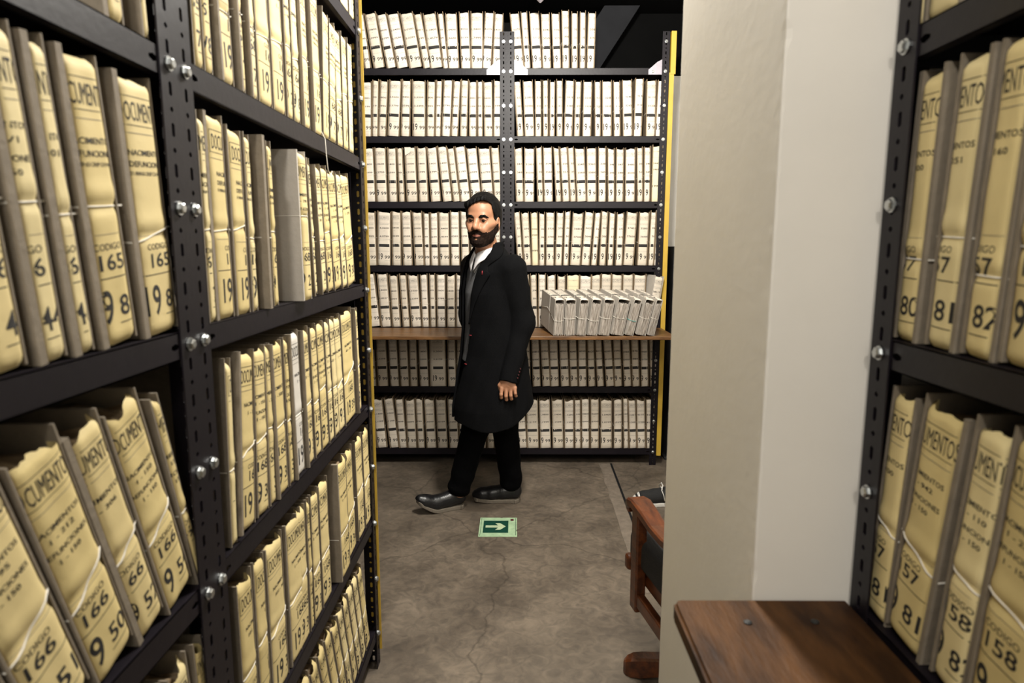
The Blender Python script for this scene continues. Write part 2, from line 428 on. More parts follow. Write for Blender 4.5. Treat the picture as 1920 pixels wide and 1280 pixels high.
def clip_tris(P, T, lo, hi):
    """clip 2D triangles to lo <= x <= hi"""
    inside = (P[:, 0] >= lo) & (P[:, 0] <= hi)
    ti = inside[T]
    keep = T[ti.all(1)]
    V = list(map(tuple, P)); out = [tuple(x) for x in keep]
    part = T[~ti.all(1)]
    mnx = P[part][:, :, 0].min(1) if len(part) else []; mxx = P[part][:, :, 0].max(1) if len(part) else []
    for k, tr in enumerate(part):
        if mxx[k] <= lo or mnx[k] >= hi: continue
        poly = [P[i] for i in tr]
        for lim, sg in ((lo, 1), (hi, -1)):
            np_ = []
            for i in range(len(poly)):
                a, b_ = poly[i], poly[(i + 1) % len(poly)]
                ia, ib = sg * (a[0] - lim) >= 0, sg * (b_[0] - lim) >= 0
                if ia: np_.append(a)
                if ia != ib:
                    u = (lim - a[0]) / (b_[0] - a[0]); np_.append(a + (b_ - a) * u)
            poly = np_
            if len(poly) < 3: break
        if len(poly) >= 3:
            b0 = len(V); V += [tuple(p) for p in poly]
            out.append(tuple(range(b0, b0 + len(poly))))
    return V, out


# ------------------------------------------------------------------ document folders
class Spine:
    """front sheet of a folder: bulging, creased paper; y(x,z) in folder space (front is -y)"""
    def __init__(s, w, h, bulge, wr, zs):
        s.w, s.h, s.b, s.wr, s.zs = w, h, bulge, wr, zs
        s.ph = [random.uniform(0, 6.28) for _ in range(6)]; s.k = [random.uniform(.6, 1.4) for _ in range(6)]
    def y(s, x, z):
        u = np.clip(np.abs(x) / (s.w / 2), 0, 1.3)
        y = -s.b * (1 - np.minimum(u, 1) ** 5)
        y = y + np.maximum(u - 1, 0) * s.w * .5 * 2.2
        q = s.wr * (np.sin(z * 34 * s.k[0] + x * 50 * s.k[1] + s.ph[0]) * .5 + np.sin(z * 71 * s.k[2] - x * 70 + s.ph[1]) * .3 + np.sin(x * 120 * s.k[3] + z * 21 + s.ph[2]) * .35)
        y = y + q * np.minimum(1, (1.15 - np.minimum(u, 1.1)) * 2)
        dz = z - s.zs
        y = y + .0028 * np.exp(-(dz / .006) ** 2) - s.wr * 2.2 * np.exp(-((dz - .017) / .012) ** 2) - s.wr * .8 * np.exp(-((dz + .02) / .014) ** 2)
        y = y + .010 * np.clip((z - s.h + .014) / .014, 0, 1) ** 2 + .006 * np.clip((.012 - z) / .012, 0, 1) ** 2
        return y
    def on_mesh(s, x, z):
        """height of the built sheet (not of the smooth formula) below a print"""
        nx, nz = len(s.gx), len(s.gz)
        fx = np.clip((x - s.gx[0]) / (s.gx[1] - s.gx[0]), 0, nx - 1.001); fz = np.clip(z / s.gz[1], 0, nz - 1.001)
        i = fx.astype(int); j = fz.astype(int); a = fx - i; b = fz - j
        Y = s.gy
        return (Y[j, i] * (1 - a) + Y[j, i + 1] * a) * (1 - b) + (Y[j + 1, i] * (1 - a) + Y[j + 1, i + 1] * a) * b
    def mesh(s, nx, nz, rag):
        xs = np.concatenate([[-s.w / 2 * 1.06], np.linspace(-1, 1, nx) * s.w / 2, [s.w / 2 * 1.06]])
        s.gx = xs[1:-1]; s.gz = np.linspace(0, 1, nz) * s.h; s.gy = s.y(s.gx[None, :], s.gz[:, None])
        v = []
        p1, p2, p3 = [random.uniform(0, 6.28) for _ in range(3)]; kk = random.uniform(.6, 1.3)
        top = [s.h - rag * .4 + rag * (.5 * math.sin(x * 60 * kk + p1) + .35 * math.sin(x * 125 * kk + p2) + random.uniform(-.14, .1)) for x in xs]
        top[0] = top[1]; top[-1] = top[-2]
        for i in range(nz):
            t = i / (nz - 1)
            for j, x in enumerate(xs):
                z = t * top[j] if t > .5 else t * s.h * (1 - (1 - top[j] / s.h) * 0)
                z = t * (s.h + (top[j] - s.h) * max(0, (t - .8) / .2))
                yy = float(s.y(np.float64(x), np.float64(z)))
                if j in (0, len(xs) - 1): yy = .012; 
                xx = np.clip(x, -s.w / 2, s.w / 2)
                v.append((xx, yy, z))
        k = len(xs)
        f = [(i * k + j, i * k + j + 1, (i + 1) * k + j + 1, (i + 1) * k + j) for i in range(nz - 1) for j in range(k - 1)]
        return mesh_from(v, f, 'paper_spine', smooth=True)


def label_white(n1, n2, yr, small):
    E = [('r', 0, .066, .070, .0010, 1), ('r', 0, .146, .070, .0010, 1), ('t', 'DOCUMENTOS', 0, .106, .066, .0185, 1, 0, 2),
         ('r', 0, .205, .070, .0009, 1), ('t', n1, 0, .30, .0102 * len(n1), .0122, 0, 1, 2), ('t', 'a la', 0, .348, .012, .0045, 1, 0, 1), ('t', n2, 0, .455, .0102 * len(n2), .0122, 0, 1, 2),
         ('r', 0, .625, .068, .0195, 0), ('r', 0, .735, .070, .0009, 1), ('t', '19', -.0225, .832, .028, .042, 0, 1, 2), ('t', yr, .0205, .846, .034, .0225, 0, 1, 2), ('r', .0205, .912, .036, .0009, 1)]
    if small: E.append(('t', 'INSCRIPCIONES', 0, .228, .06, .0045, 1, 0, 1))
    return E


def label_manila(code, yr, v, n):
    E = [('r', 0, .07, .105, .0009, 0), ('r', 0, .176, .105, .0009, 0), ('r', -.052, .123, .0009, .0355, 0), ('r', .052, .123, .0009, .0355, 0), ('t', 'DOCUMENTOS', 0, .124, .094, .0245, 0, 0, 2),
         ('r', 0, .205, .105, .0008, 1), ('r', 0, .598, .105, .0006, 1), ('t', 'CODIGO', 0, .642, .052, .0085, 0, 0, 2), ('t', code, .003, .698, .046, .020, 0, 1, 3),
         ('r', 0, .754, .105, .0013, 0), ('t', '19', -.024, .858, .034, .043, 0, 1, 4), ('t', yr, .0235, .862, .034, .0265, 0, 1, 3), ('r', .0235, .925, .042, .0012, 0)]
    if v == 0:
        E += [('t', 'NACIMIENTOS', 0, .277, .076, .0076, 0, 1, 2), ('t', 'DEFUNCIONES', 0, .320, .076, .0076, 0, 1, 2), ('t', 'SUBINSCRIPCIONES', 0, .356, .078, .0052, 0, 1, 1)]
    elif v == 1:
        E += [('t', 'NACIMIENTOS', 0, .285, .076, .0076, 0, 1, 2), ('t', n, 0, .335, .0062 * len(n), .0074, 0, 1, 2)]
    else:
        E += [('t', 'NACIMIENTOS', 0, .277, .074, .0070, 0, 1, 2), ('t', n, 0, .318, .0058 * len(n), .0068, 0, 1, 2), ('t', 'DEFUNCIONES', 0, .372, .074, .0070, 0, 1, 2), ('t', '1 - 150', 0, .412, .036, .0068, 0, 1, 2)]
    return E


def print_mesh(sp, E, xc, h, off):
    V = []; F = []; MI = []
    lim = sp.w / 2 * .985
    for e in E:
        if e[0] == 'r':
            _, x, t, w, hh, mi = e
            n = max(2, int(w / .012) + 1)
            xs = np.linspace(xc + x - w / 2, xc + x + w / 2, n)
            P = np.array([(xx, zz) for zz in (h * (1 - t) - hh / 2, h * (1 - t) + hh / 2) for xx in xs])
            T = np.array([q_ for i in range(n - 1) for q_ in ((i, i + 1, n + i + 1), (i, n + i + 1, n + i))])
        else:
            _, s, x, t, w, hh, mi, bold, res = e
            v, T = text2d(s, bold, res)
            if not len(v): continue
            P = v * np.array([w, hh]) + np.array([xc + x, h * (1 - t)])
        if P[:, 0].max() < -lim or P[:, 0].min() > lim: continue
        PV, PF = clip_tris(P, T, -lim, lim)
        b0 = len(V); V += PV; F += [tuple(b0 + i for i in f) for f in PF]; MI += [mi] * len(PF)
    if not V: return None
    A = np.array(V)
    T = []; TM = []
    for f, k in zip(F, MI):
        for i in range(1, len(f) - 1): T.append((f[0], f[i], f[i + 1])); TM.append(k)
    T = np.array(T); MI = np.array(TM)
    for _ in range(7):                                        # follow the sheet: no print edge longer than a few millimetres
        P3 = A[T]; e = np.stack([np.hypot(*(P3[:, (k + 1) % 3] - P3[:, k]).T) for k in range(3)], 1)
        k = e.argmax(1); big = e.max(1) > off[1]
        if not big.any(): break
        tb = T[big]; kb = k[big]; r = np.arange(len(tb))
        a_, b_, c_ = tb[r, kb], tb[r, (kb + 1) % 3], tb[r, (kb + 2) % 3]
        mid = len(A) + r; A = np.concatenate([A, (A[a_] + A[b_]) / 2])
        T = np.concatenate([T[~big], np.stack([a_, mid, c_], 1), np.stack([mid, b_, c_], 1)]); MI = np.concatenate([MI[~big], MI[big], MI[big]])
    F = T
    y = sp.on_mesh(A[:, 0], A[:, 1]) - off[0]
    m = mesh_from(np.stack([A[:, 0], y, A[:, 1]], 1), F, 'spine_print')
    m.polygons.foreach_set('material_index', MI); m.update()
    m.materials.append(M['ink']); m.materials.append(M['ink_grey'])
    return m


def page_block(w, h, depth, rag, nx=5, ny=7, y0=.008):
    xs = np.linspace(-w / 2, w / 2, nx); ys = np.linspace(y0, depth, ny)
    v = [(x, y, h - .012 + random.uniform(-1, 1) * rag) for y in ys for x in xs]
    k = len(v); v += [(x, y, .002) for y in ys for x in xs]
    f = [(j * nx + i, j * nx + i + 1, (j + 1) * nx + i + 1, (j + 1) * nx + i) for j in range(ny - 1) for i in range(nx - 1)]
    f += [tuple(reversed([k + a for a in q_])) for q_ in list(f)]
    for i in range(nx - 1):
        f.append((i + 1, i, k + i, k + i + 1)); a = (ny - 1) * nx + i; f.append((a, a + 1, k + a + 1, k + a))
    for j in range(ny - 1):
        a = j * nx; f.append((a, a + nx, k + a + nx, k + a)); a += nx - 1; f.append((a + nx, a, k + a, k + a + nx))
    return mesh_from(v, f, 'paper_block')


DEPTH = .24
def folder(loc, rot, w, h, E, xc, label, group, pm, bm, fine=False, bt=(.004, .004), prot=(.003, .003), rag=.003, zs=None, tilt=0., string=None, pages=None, name='document_folder', cat='folder', wr=None, pagerag=.004, page0=.008):
    t = thing(name, label, cat, loc, rot, group)
    zs = h * (zs if zs is not None else .45)
    sp = Spine(w, h, .0055 if fine else .004, (wr * .55 if wr is not None else .0006) if fine else (.0008 if wr is None else wr * .6), zs)
    obj('paper_spine', sp.mesh(15 if fine else 7, 60 if fine else 24, rag), pm, t)
    pmh = print_mesh(sp, E, xc, h, (.00035, .008) if fine else (.0005, .012))
    if pmh: obj('spine_print', pmh, None, t)['kind'] = 'stuff'
    for k, sgn in ((0, -1), (1, 1)):
        x0 = sgn * (w / 2 + .0006); x1 = x0 + sgn * bt[k]
        hb = h + random.uniform(.003, .010)
        m = MB().box(min(x0, x1), max(x0, x1), -prot[k], DEPTH, 0, hb).mesh('cover_board')
        obj('cover_board', m, bm, t)
    obj('paper_block', page_block(w - .004, h - rag, DEPTH - .01, pagerag, y0=page0), pages or M['pages'], t)
    # string around the bundle
    r = .0013 if fine else .0014
    xe = w / 2 + max(bt) + .0006; pts = []
    for q_ in np.linspace(-1, 1, 9):
        x = q_ * w / 2 * .97; z = zs + tilt * x; pts.append((x, float(sp.y(np.float64(x), np.float64(z))) - r * .7, z))
    pts.append((xe, -max(prot) * .3, zs + tilt * w / 2)); pts += [(xe, DEPTH * .5, zs), (xe, DEPTH + .002, zs), (-xe, DEPTH + .002, zs), (-xe, DEPTH * .5, zs), (-xe, -max(prot) * .3, zs - tilt * w / 2)]
    obj('tie_string', MB().tube(pts, r, 5, True).mesh('tie_string', True), string or M['string'], t)
    return t


ORD = ['first', 'second', 'third', 'fourth', 'fifth', 'sixth', 'seventh', 'eighth', 'ninth', 'tenth', 'eleventh', 'twelfth', 'thirteenth', 'fourteenth', 'fifteenth', 'sixteenth', 'seventeenth', 'eighteenth']
SHELF = ['top', 'second', 'third', 'fourth', 'fifth', 'sixth', 'bottom']

# far rack: (top left, top right, bottom left, bottom right, numbers) in enlarged picture units per row, turned into metres on the rack's front plane
LROWS = [
 [(-60,-5,-15,60,'3,0001','3,0199'),(0,65,95,165,'3,1000','3,1199'),(95,215,205,340,'2,0800','2,0999'),(240,345,370,480,'2,0600','2,0799'),(365,505,505,625,'2,0400','2,0599'),(530,680,650,800,'2,0200','2,0399'),(700,785,830,905,'2,0001','2,0199'),(810,970,915,1050,'1,3800','1,4579'),(995,1060,1075,1125,'1,3600','1,3799'),(1085,1235,1140,1250,'1,3400','1,3600'),(1260,1385,1300,1400,'1,3000','1,3199'),(1405,1560,1420,1550,'1,2800','1,2999'),(1580,1700,1565,1645,'1,2600','1,2799'),(1710,1810,1680,1770,'1,2400','1,2599')],
 [(65,175,75,165,'3,0001','3,0199'),(190,265,190,245,'3,4000','3,4119'),(285,380,270,345,'3,3800','3,3999'),(400,545,385,510,'2,3600','2,3799'),(560,660,545,645,'2,3400','2,3599'),(685,840,690,840,'2,3200','2,3399'),(870,970,870,945,'2,2800','2,2999'),(985,1050,970,1025,'2,3000','2,3199'),(1075,1180,1055,1145,'2,2600','2,2799'),(1200,1280,1170,1240,'2,2400','2,2599'),(1300,1370,1275,1360,'2,2200','2,2399'),(1395,1475,1390,1475,'2,2000','2,2199'),(1495,1550,1500,1550,'2,1800','2,1999'),(1565,1675,1585,1670,'2,1600','2,1799'),(1700,1785,1695,1775,'2,1400','2,1599')],
 [(65,195,110,220,'3,2800','3,2999'),(210,350,250,365,'3,2600','3,2799'),(380,470,395,495,'3,2400','3,2599'),(490,555,530,580,'3,2200','3,2399'),(580,720,625,740,'3,2000','3,2199'),(740,850,775,875,'3,1800','3,1999'),(870,975,920,1035,'3,1600','3,1799'),(995,1105,1075,1170,'3,1400','3,1599'),(1110,1200,1205,1265,'3,1200','3,1399'),(1215,1330,1290,1400,'3,1000','3,1199'),(1350,1480,1430,1530,'3,0800','3,0999'),(1500,1640,1560,1685,'3,0601','3,0799'),(1650,1760,1720,1785,'3,0400','3,0600')],
 [(75,220,110,235,'4,0800','4,0999'),(250,415,260,405,'4,0600','4,0799'),(430,535,440,540,'4,0400','4,0599'),(555,655,570,685,'4,0200','4,0399'),(680,800,725,820,'4,0000','4,0199'),(820,890,845,895,'3,4700','3,4899'),(905,995,925,1000,'3,4600','3,4699'),(1010,1135,1030,1140,'3,4400','3,4599'),(1155,1260,1170,1265,'3,4200','3,4399'),(1280,1380,1305,1385,'3,4000','3,4199'),(1400,1500,1420,1510,'3,3800','3,3999'),(1520,1630,1535,1640,'3,3600','3,3799'),(1650,1770,1655,1770,'3,3400','3,3599')],
 [(60,205,145,285,'5,0000','5,0299'),(240,375,310,410,'4,4000','4,4227'),(395,495,445,530,'4,3800','4,3999'),(520,605,575,645,'4,3400','4,3599'),(620,755,685,785,'4,3200','4,3399'),(780,865,815,885,'4,3051','4,3199'),(890,965,920,965,'4,2800','4,2950'),(985,1090,1000,1085,'4,2600','4,2799'),(1110,1215,1125,1205,'4,2400','4,2599'),(1230,1330,1235,1325,'4,2200','4,2399'),(1350,1450,1350,1450,'4,2000','4,2199'),(1470,1570,1470,1570,'4,1800','4,1999'),(1590,1680,1590,1680,'4,1600','4,1799'),(1700,1780,1700,1775,'4,1400','4,1599')],
 [(95,200,150,230,'5,3500','5,3599'),(225,350,265,380,'5,3200','5,3399'),(375,490,425,510,'5,2800','5,2999'),(505,620,550,635,'5,2400','5,2599'),(640,730,665,745,'5,2200','5,2399'),(750,865,790,880,'5,1800','5,2000'),(885,1095,915,1095,'5,2001','5,2199'),(1115,1215,1140,1220,'5,1600','5,1799'),(1235,1330,1245,1330,'5,1400','5,1599'),(1350,1450,1350,1450,'5,1200','5,1399'),(1470,1570,1470,1570,'5,1000','5,1199'),(1590,1680,1590,1680,'5,0800','5,0999'),(1700,1780,1700,1775,'5,0600','5,0799')],
 [(110,180,155,235,'6,1600','6,1799'),(185,305,255,365,'6,1400','6,1599'),(330,440,415,510,'6,1000','6,1199'),(465,570,535,605,'6,0800','6,0999'),(595,710,635,730,'6,0200','6,0399'),(725,805,760,830,'6,0600','6,0799'),(830,950,870,975,'6,0400','6,0599'),(970,1095,1010,1115,'6,0000','6,0199'),(1120,1235,1155,1255,'5,4200','5,4393'),(1260,1335,1275,1345,'5,4000','5,4199'),(1360,1440,1370,1445,'5,3800','5,3999'),(1465,1590,1480,1595,'5,3600','5,3799'),(1610,1700,1622,1690,'5,3400','5,3599'),(1715,1790,1715,1785,'5,3200','5,3399')],
]
RROWS = [
 [(30,130,100,175,'30700','30800'),(150,215,195,245,'30200','30300'),(240,340,280,365,'31001','31100'),(360,455,390,460,'30401','30500'),(470,560,505,565,'30601','30700'),(580,660,600,655,'30501','30600'),(690,750,695,745,'30901','31000'),(780,835,780,825,'30301','30400'),(865,945,855,920,'30801','30900')],
 [(75,145,120,170,'32201','32300'),(165,280,205,280,'31801','32000'),(300,365,310,360,'32001','32120'),(385,435,390,435,'32301','32400'),(460,510,460,500,'31101','31110'),(530,590,535,585,'31601','31710'),(625,715,615,685,'33201','33400'),(735,785,715,770,'32101','32200'),(815,905,810,885,'33001','33200'),(930,995,945,985,'32601','32800'),(1015,1110,1020,1105,'32801','33000'),(1135,1195,1140,1200,'31201','31400'),(1220,1330,1245,1320,'32401','32600'),(1360,1455,1355,1415,'31401','31600'),(1480,1590,1485,1560,'31110','31200'),(1610,1675,1575,1640,'32601','32680')],
 [(85,160,105,175,'34201','34400'),(185,295,195,280,'35001','35200'),(310,370,335,380,'35201','35290'),(385,480,405,480,'35401','35600'),(500,550,525,575,'35801','35900'),(565,640,600,660,'35601','35700'),(650,705,680,730,'35291','35400'),(720,825,755,835,'33401','33600'),(845,950,860,940,'33601','33800'),(970,1055,980,1040,'33801','34000'),(1070,1140,1080,1135,'34601','34700'),(1160,1245,1165,1225,'34701','34800'),(1265,1360,1255,1355,'34801','35000'),(1380,1440,1390,1435,'34101','34199'),(1460,1525,1460,1510,'34001','34090'),(1550,1650,1535,1630,'34401','34600')],
 [(80,135,125,170,'37801','37910'),(150,235,195,250,'37601','37700'),(255,325,275,330,'37090','37200'),(345,400,350,395,'36401','36500'),(420,505,420,495,'37201','37400'),(530,605,520,575,'37910','38000'),(620,675,605,645,'36701','36800'),(695,820,685,765,'36801','37000'),(835,920,795,870,'36201','36400'),(940,995,900,945,'36601','36690'),(1010,1070,985,1040,'36501','36600'),(1090,1150,1075,1115,'37001','37080'),(1165,1250,1165,1210,'37701','37800'),(1270,1390,1245,1330,'37401','37600'),(1410,1510,1385,1480,'35801','36000'),(1530,1585,1505,1550,'36001','36200'),(1600,1640,1560,1605,'36091','36095')],
 [(85,150,120,180,'39201','39300'),(165,235,195,250,'39101','39200'),(255,310,270,325,'39001','39100'),(335,415,345,400,'38901','39000'),(430,515,440,510,'38801','38900'),(540,620,545,615,'38701','38800'),(640,770,635,755,'38001','38100'),(780,895,770,880,'38601','38700'),(905,990,895,980,'38501','38600'),(1010,1105,990,1090,'38401','38500'),(1120,1220,1105,1205,'38301','38400'),(1235,1340,1220,1320,'38201','38300'),(1355,1475,1330,1450,'38101','38200')],
 [(90,170,110,185,'41001','41100'),(190,240,200,250,'40901','41000'),(260,340,285,355,'40801','40900'),(355,435,385,460,'40701','40800'),(450,535,470,550,'40601','40700'),(555,640,580,660,'40501','40600'),(655,740,685,745,'40401','40500'),(755,840,770,840,'40301','40400'),(855,920,870,935,'40201','40300'),(935,1000,965,1025,'40101','40200'),(1015,1110,1065,1130,'40001','40100'),(1125,1205,1150,1215,'39901','40000'),(1220,1300,1250,1315,'39801','39900'),(1315,1395,1340,1400,'39701','39800'),(1420,1495,1430,1495,'39601','39700'),(1515,1580,1525,1590,'39501','39600')],
 [(85,190,135,205,'1,2200','1,2399'),(205,330,225,335,'1,2000','1,2199'),(345,455,360,465,'1,1800','1,1999'),(475,595,495,595,'1,1400','1,1599'),(610,710,620,705,'1,1200','1,1399'),(720,780,730,780,'1,1000','1,1199'),(795,870,800,870,'1,0800','1,0999'),(890,975,895,970,'1,0600','1,0799'),(995,1115,1000,1110,'1,0400','1,0599'),(1135,1220,1140,1215,'1,0200','1,0399'),(1235,1280,1245,1285,'1,0000','1,0199'),(1285,1365,1310,1370,'41201','41300'),(1375,1460,1390,1465,'41101','41200'),(1475,1565,1490,1560,'41001','41100')],
]
OY = [10, 140, 262, 382, 506, 626, 740]
LB = [745, 745, 745, 750, 695, 655, 655]; LT = [62, 62, 74, 92, 45, 5, 45]
RB = [632, 630, 625, 632, 600, 550, 560]; RT = [46, 45, 58, 72, 42, -20, 45]
SPY = BY + .010
def far_rows(rows, scale, ox, base, top, bay, side):
    for r, row in enumerate(rows):
        z0 = LV_BACK[6 - r] + .001
        yb = base[r] / scale + OY[r]; yt = top[r] / scale + OY[r]
        h0 = atY(960, yt, SPY)[2] - atY(960, yb, SPY)[2]
        h0 = max(.325, min(.350, h0))
        for i, (tl, tr, bl, br, n1, n2) in enumerate(row):
            P = lambda x, y: atY(x / scale + ox, y, SPY)[0]
            xb0, xb1, xt0, xt1 = P(bl, yb), P(br, yb), P(tl, yt), P(tr, yt)
            w = ((xb1 - xb0) + (xt1 - xt0)) / 2 * .965 - .0008
            cb, ct = (xb0 + xb1) / 2, (xt0 + xt1) / 2
            lean = math.atan2(ct - cb, h0)
            lift = abs(math.sin(lean)) * (w / 2 + .004)
            cream = (side == 'right' and (r, i) in ((2, 15), (3, 2), (4, 6)))
            h = h0 + random.uniform(-.006, .005) + (.010 if (side, r, i) in (('right', 1, 13), ('right', 2, 15), ('right', 0, 5)) else 0)
            slack = max(0., w / 2 - .037); narrow = max(0., .037 - w / 2)
            xc = (-narrow + random.uniform(-.003, .003)) if side == 'left' else (narrow + random.uniform(-.006, .002))
            if side == 'right' and r >= 5: xc = random.uniform(-.006, .004)
            if slack > .001: xc = random.uniform(-.4, .6) * slack
            E = label_white(n1, n2, '99', r >= 3)
            if cream:
                E = [('t', 'DOCUMENTOS', 0, .10, .058, .008, 1, 0, 1), ('r', 0, .21, .07, .0009, 1), ('t', n1, -.004, .31, .045, .0105, 0, 1, 2), ('t', n2, -.004, .42, .045, .0105, 0, 1, 2), ('t', '1999', -.004, .72, .05, .014, 0, 1, 2)]
                xc = 0
            adj = 'cream' if cream else 'pale'
            lw = 'narrow ' if w < .042 else 'wide ' if w > .066 else ''
            ln = 'left-leaning ' if lean < -.06 else 'right-leaning ' if lean > .06 else ''
            if (w > .052 and not ln) or cream: lab = f'{adj} folder marked {n1}, {ORD[i]} from left on {SHELF[r]} shelf, {side} bay of far rack'
            else: lab = f'{ln or lw}{adj} folder, {ORD[i]} from left on {SHELF[r]} shelf, {side} bay of far rack'
            ragg = .003 if r < 2 else .006 if r < 5 else .007
            t = folder((cb, SPY, z0 + lift), (0, lean, 0), w, h, E, xc, lab, f'{adj} folders on the far rack, {side} bay, {SHELF[r]} shelf',
                   M['cream_paper'] if cream else random.choice(M['white_paper']), M['board_far'], rag=ragg, zs=random.uniform(.40, .53), tilt=random.choice([0, 0, .1, .25, -.1, random.uniform(-.3, .35)]), pagerag=.005)
            if (side, r, i) == ('left', 2, 4):
                fl = [(-w / 2, -.006, h + .002), (w * .12, -.010, h + .001), (w * .18, -.014, h - .022), (-w * .05, -.015, h - .036), (-w / 2, -.007, h - .050)]
                obj('torn_flap', MB().prism([(p[0], p[2]) for p in fl], 0, .0008, fn=lambda p: (p[0], -.013 - .004 * math.sin(p[0] * 60) - p[2], p[1])).mesh(), M['white_paper'][1], t)
far_rows(LROWS, 6.62, 670, LB, LT, GX, 'left')
far_rows(RROWS, 5.647, 950, RB, RT, GX, 'right')
# the folder standing askew at the right end of the fifth shelf
zz = LV_BACK[2] + .001
q = atY(1224, 612, BY - .02)
folder((q[0] - .024, BY - .062, zz + .008), (0, R(9), R(16)), .058, .338, label_white('38119', '38200', '99', True), -.002, 'pale folder standing askew, grey cover showing, right end of the fifth shelf, far rack', 'askew folder', M['white_paper'][0], M['board_pale'], rag=.006, zs=.5)

# left rack, far bay.  (x0, y0, x1, y1) foot of the spine in enlarged picture units, then lean, height change, code, year, label kind, range, left board thickness, text shift
SX = LX - .012
def manila_row(items, scale, ox, oy, z0, where, shelf, X=SX, side=1, h0=.332, first='from the double post', grp='', zb=None):
    for i, it in enumerate(items):
        x0, y0, x1, y1, lean, dh, code, yr, v, n, bl, sh = it[:12]
        opt = it[12] if len(it) > 12 else {}
        a = atX(x0 / scale + ox, y0 / scale + oy, X); b_ = atX(x1 / scale + ox, y1 / scale + oy, X)
        w = abs(b_[1] - a[1]) - it[10] - .0046; c = (a[1] + b_[1]) / 2
        w = max(w, .022)
        h = h0 + dh
        le = R(lean); lift = abs(math.sin(le)) * (w / 2 + bl)
        xc = sh if sh is not None else -w / 2 + .0525 + .006
        pm = opt.get('pm', random.choice(M['manila'])); bm = opt.get('bm', M['board_near'])
        look = opt.get('look', 'yellowed')
        lab = opt.get('lab', f'{look} folder marked {code}, {ORD[i]} {first}, {shelf} shelf, {where}')
        t = folder((X + opt.get('dx', 0) * side, c, z0 + .001 + lift), (0, le, math.pi / 2 * side), w, h, label_manila(code, yr, v, n), xc, lab, grp, pm, bm, True,
                   bt=(bl, .003), prot=(opt.get('pr', .004 if bl < .005 else .010), .002), rag=opt.get('rag', .004), zs=opt.get('zs', random.uniform(.40, .50)), tilt=opt.get('tilt', random.uniform(-.12, .3)), pagerag=.007, wr=opt.get('wr'))
        for o in (t,):
            pass
        if opt.get('loose'):
            obj('loose_string', MB().tube(opt['loose'], .0011, 5).mesh('loose', True), M['string'], t)


FB = 'far bay of left rack'
B3, B2 = .003, .0065
manila_row([(1265,75,1330,130,0,0,'168','82',0,'',B3,None),(1335,130,1380,155,0,0,'168','81',0,'',B3,None)], 4.267, 340, 0, LV_LEFT[5], FB, 'top', grp='yellowed folders, top shelf of left rack')
manila_row([
 (78,412,160,460,0,0,'165','79',0,'',B3,-.012),(163,470,240,515,0,0,'165','78',0,'',B3,-.025),(285,545,415,600,-2,0,'166','78',1,'1 - 300',B2,None,{'zs':.36}),
 (450,660,505,680,-1,0,'167','77',0,'',B2,-.004),(530,690,600,730,0,0,'168','79',0,'',.005,-.006),(605,745,720,815,0,0,'168','77',0,'',B3,None),
 (725,820,825,870,0,0,'166','76',1,'1 - 177',B3,None),(835,870,885,910,1,0,'168','77',1,'1 - 90',.004,-.004),(890,915,945,955,1,0,'166','80',1,'1 - 120',B3,-.002),
 (955,965,1025,995,0,0,'168','76',0,'',.005,None),(1040,1010,1120,1050,0,.01,'168','75',0,'',.006,None,{'loose':[(0,-.012,.008),(.004,-.02,-.01),(.002,-.022,-.05),(.012,-.022,-.085),(.03,-.022,-.10),(.045,-.022,-.092),(.05,-.022,-.086)]}),
 (1125,1055,1175,1085,6,0,'168','74',0,'',B3,None),(1180,1090,1230,1115,6,-.01,'168','73',0,'',B3,-.010),(1240,1115,1285,1145,1,-.01,'168','72',0,'',B3,-.010),
 (1290,1155,1330,1185,2,-.005,'168','71',0,'',B3,None),(1335,1180,1372,1200,3,-.005,'168','70',0,'',B3,None)],
 4.267, 340, 0, LV_LEFT[4], FB, 'second', grp='yellowed folders, second shelf of left rack')
manila_row([
 (128,1268,172,1262,0,0,'167','75',0,'',B3,-.004),(178,1265,290,1248,-.5,.01,'167','73',0,'',.010,None,{'pr':.004}),(295,1225,380,1215,0,0,'168','72',0,'',.004,None),(388,1203,425,1198,0,0,'168','71',0,'',B3,.012),
 (465,1183,512,1168,0,0,'168','70',1,'1 - 200',.012,-.012,{'pr':.016}),(515,1165,548,1155,0,0,'168','69',0,'',B3,.004),
 (642,1143,690,1130,-1,0,'168','29',2,'1 - 190',.007,-.012,{'dx':.024,'pr':.001,'bm':M['board_pale'],'lab':'yellowed folder pulled forward, whole grey cover showing, third shelf of left rack','zs':.58,'tilt':0.}),
 (695,1125,740,1115,-4,-.005,'168','28',1,'1 - 150',.004,.004),(750,1110,783,1105,-4,-.005,'168','27',2,'1 - 36',.006,-.004),(795,1100,840,1090,-4,-.01,'168','28',2,'1 - 36',.005,-.008),
 (842,1085,878,1075,-5,-.005,'168','26',2,'1 - 56',B3,.004),(882,1070,928,1060,-6,-.01,'168','25',2,'1 - 45',.004,.010),(930,1050,960,1045,-6,-.005,'168','24',2,'1 - 30',B3,.008),(962,1045,1008,1030,-8,-.005,'168','30',1,'1 - 270',B3,-.004)],
 3.2, 350, 210, LV_LEFT[3], FB, 'third', grp='yellowed folders, third shelf of left rack')
gw = {'pm': M['grey_white'], 'look': 'whiter'}
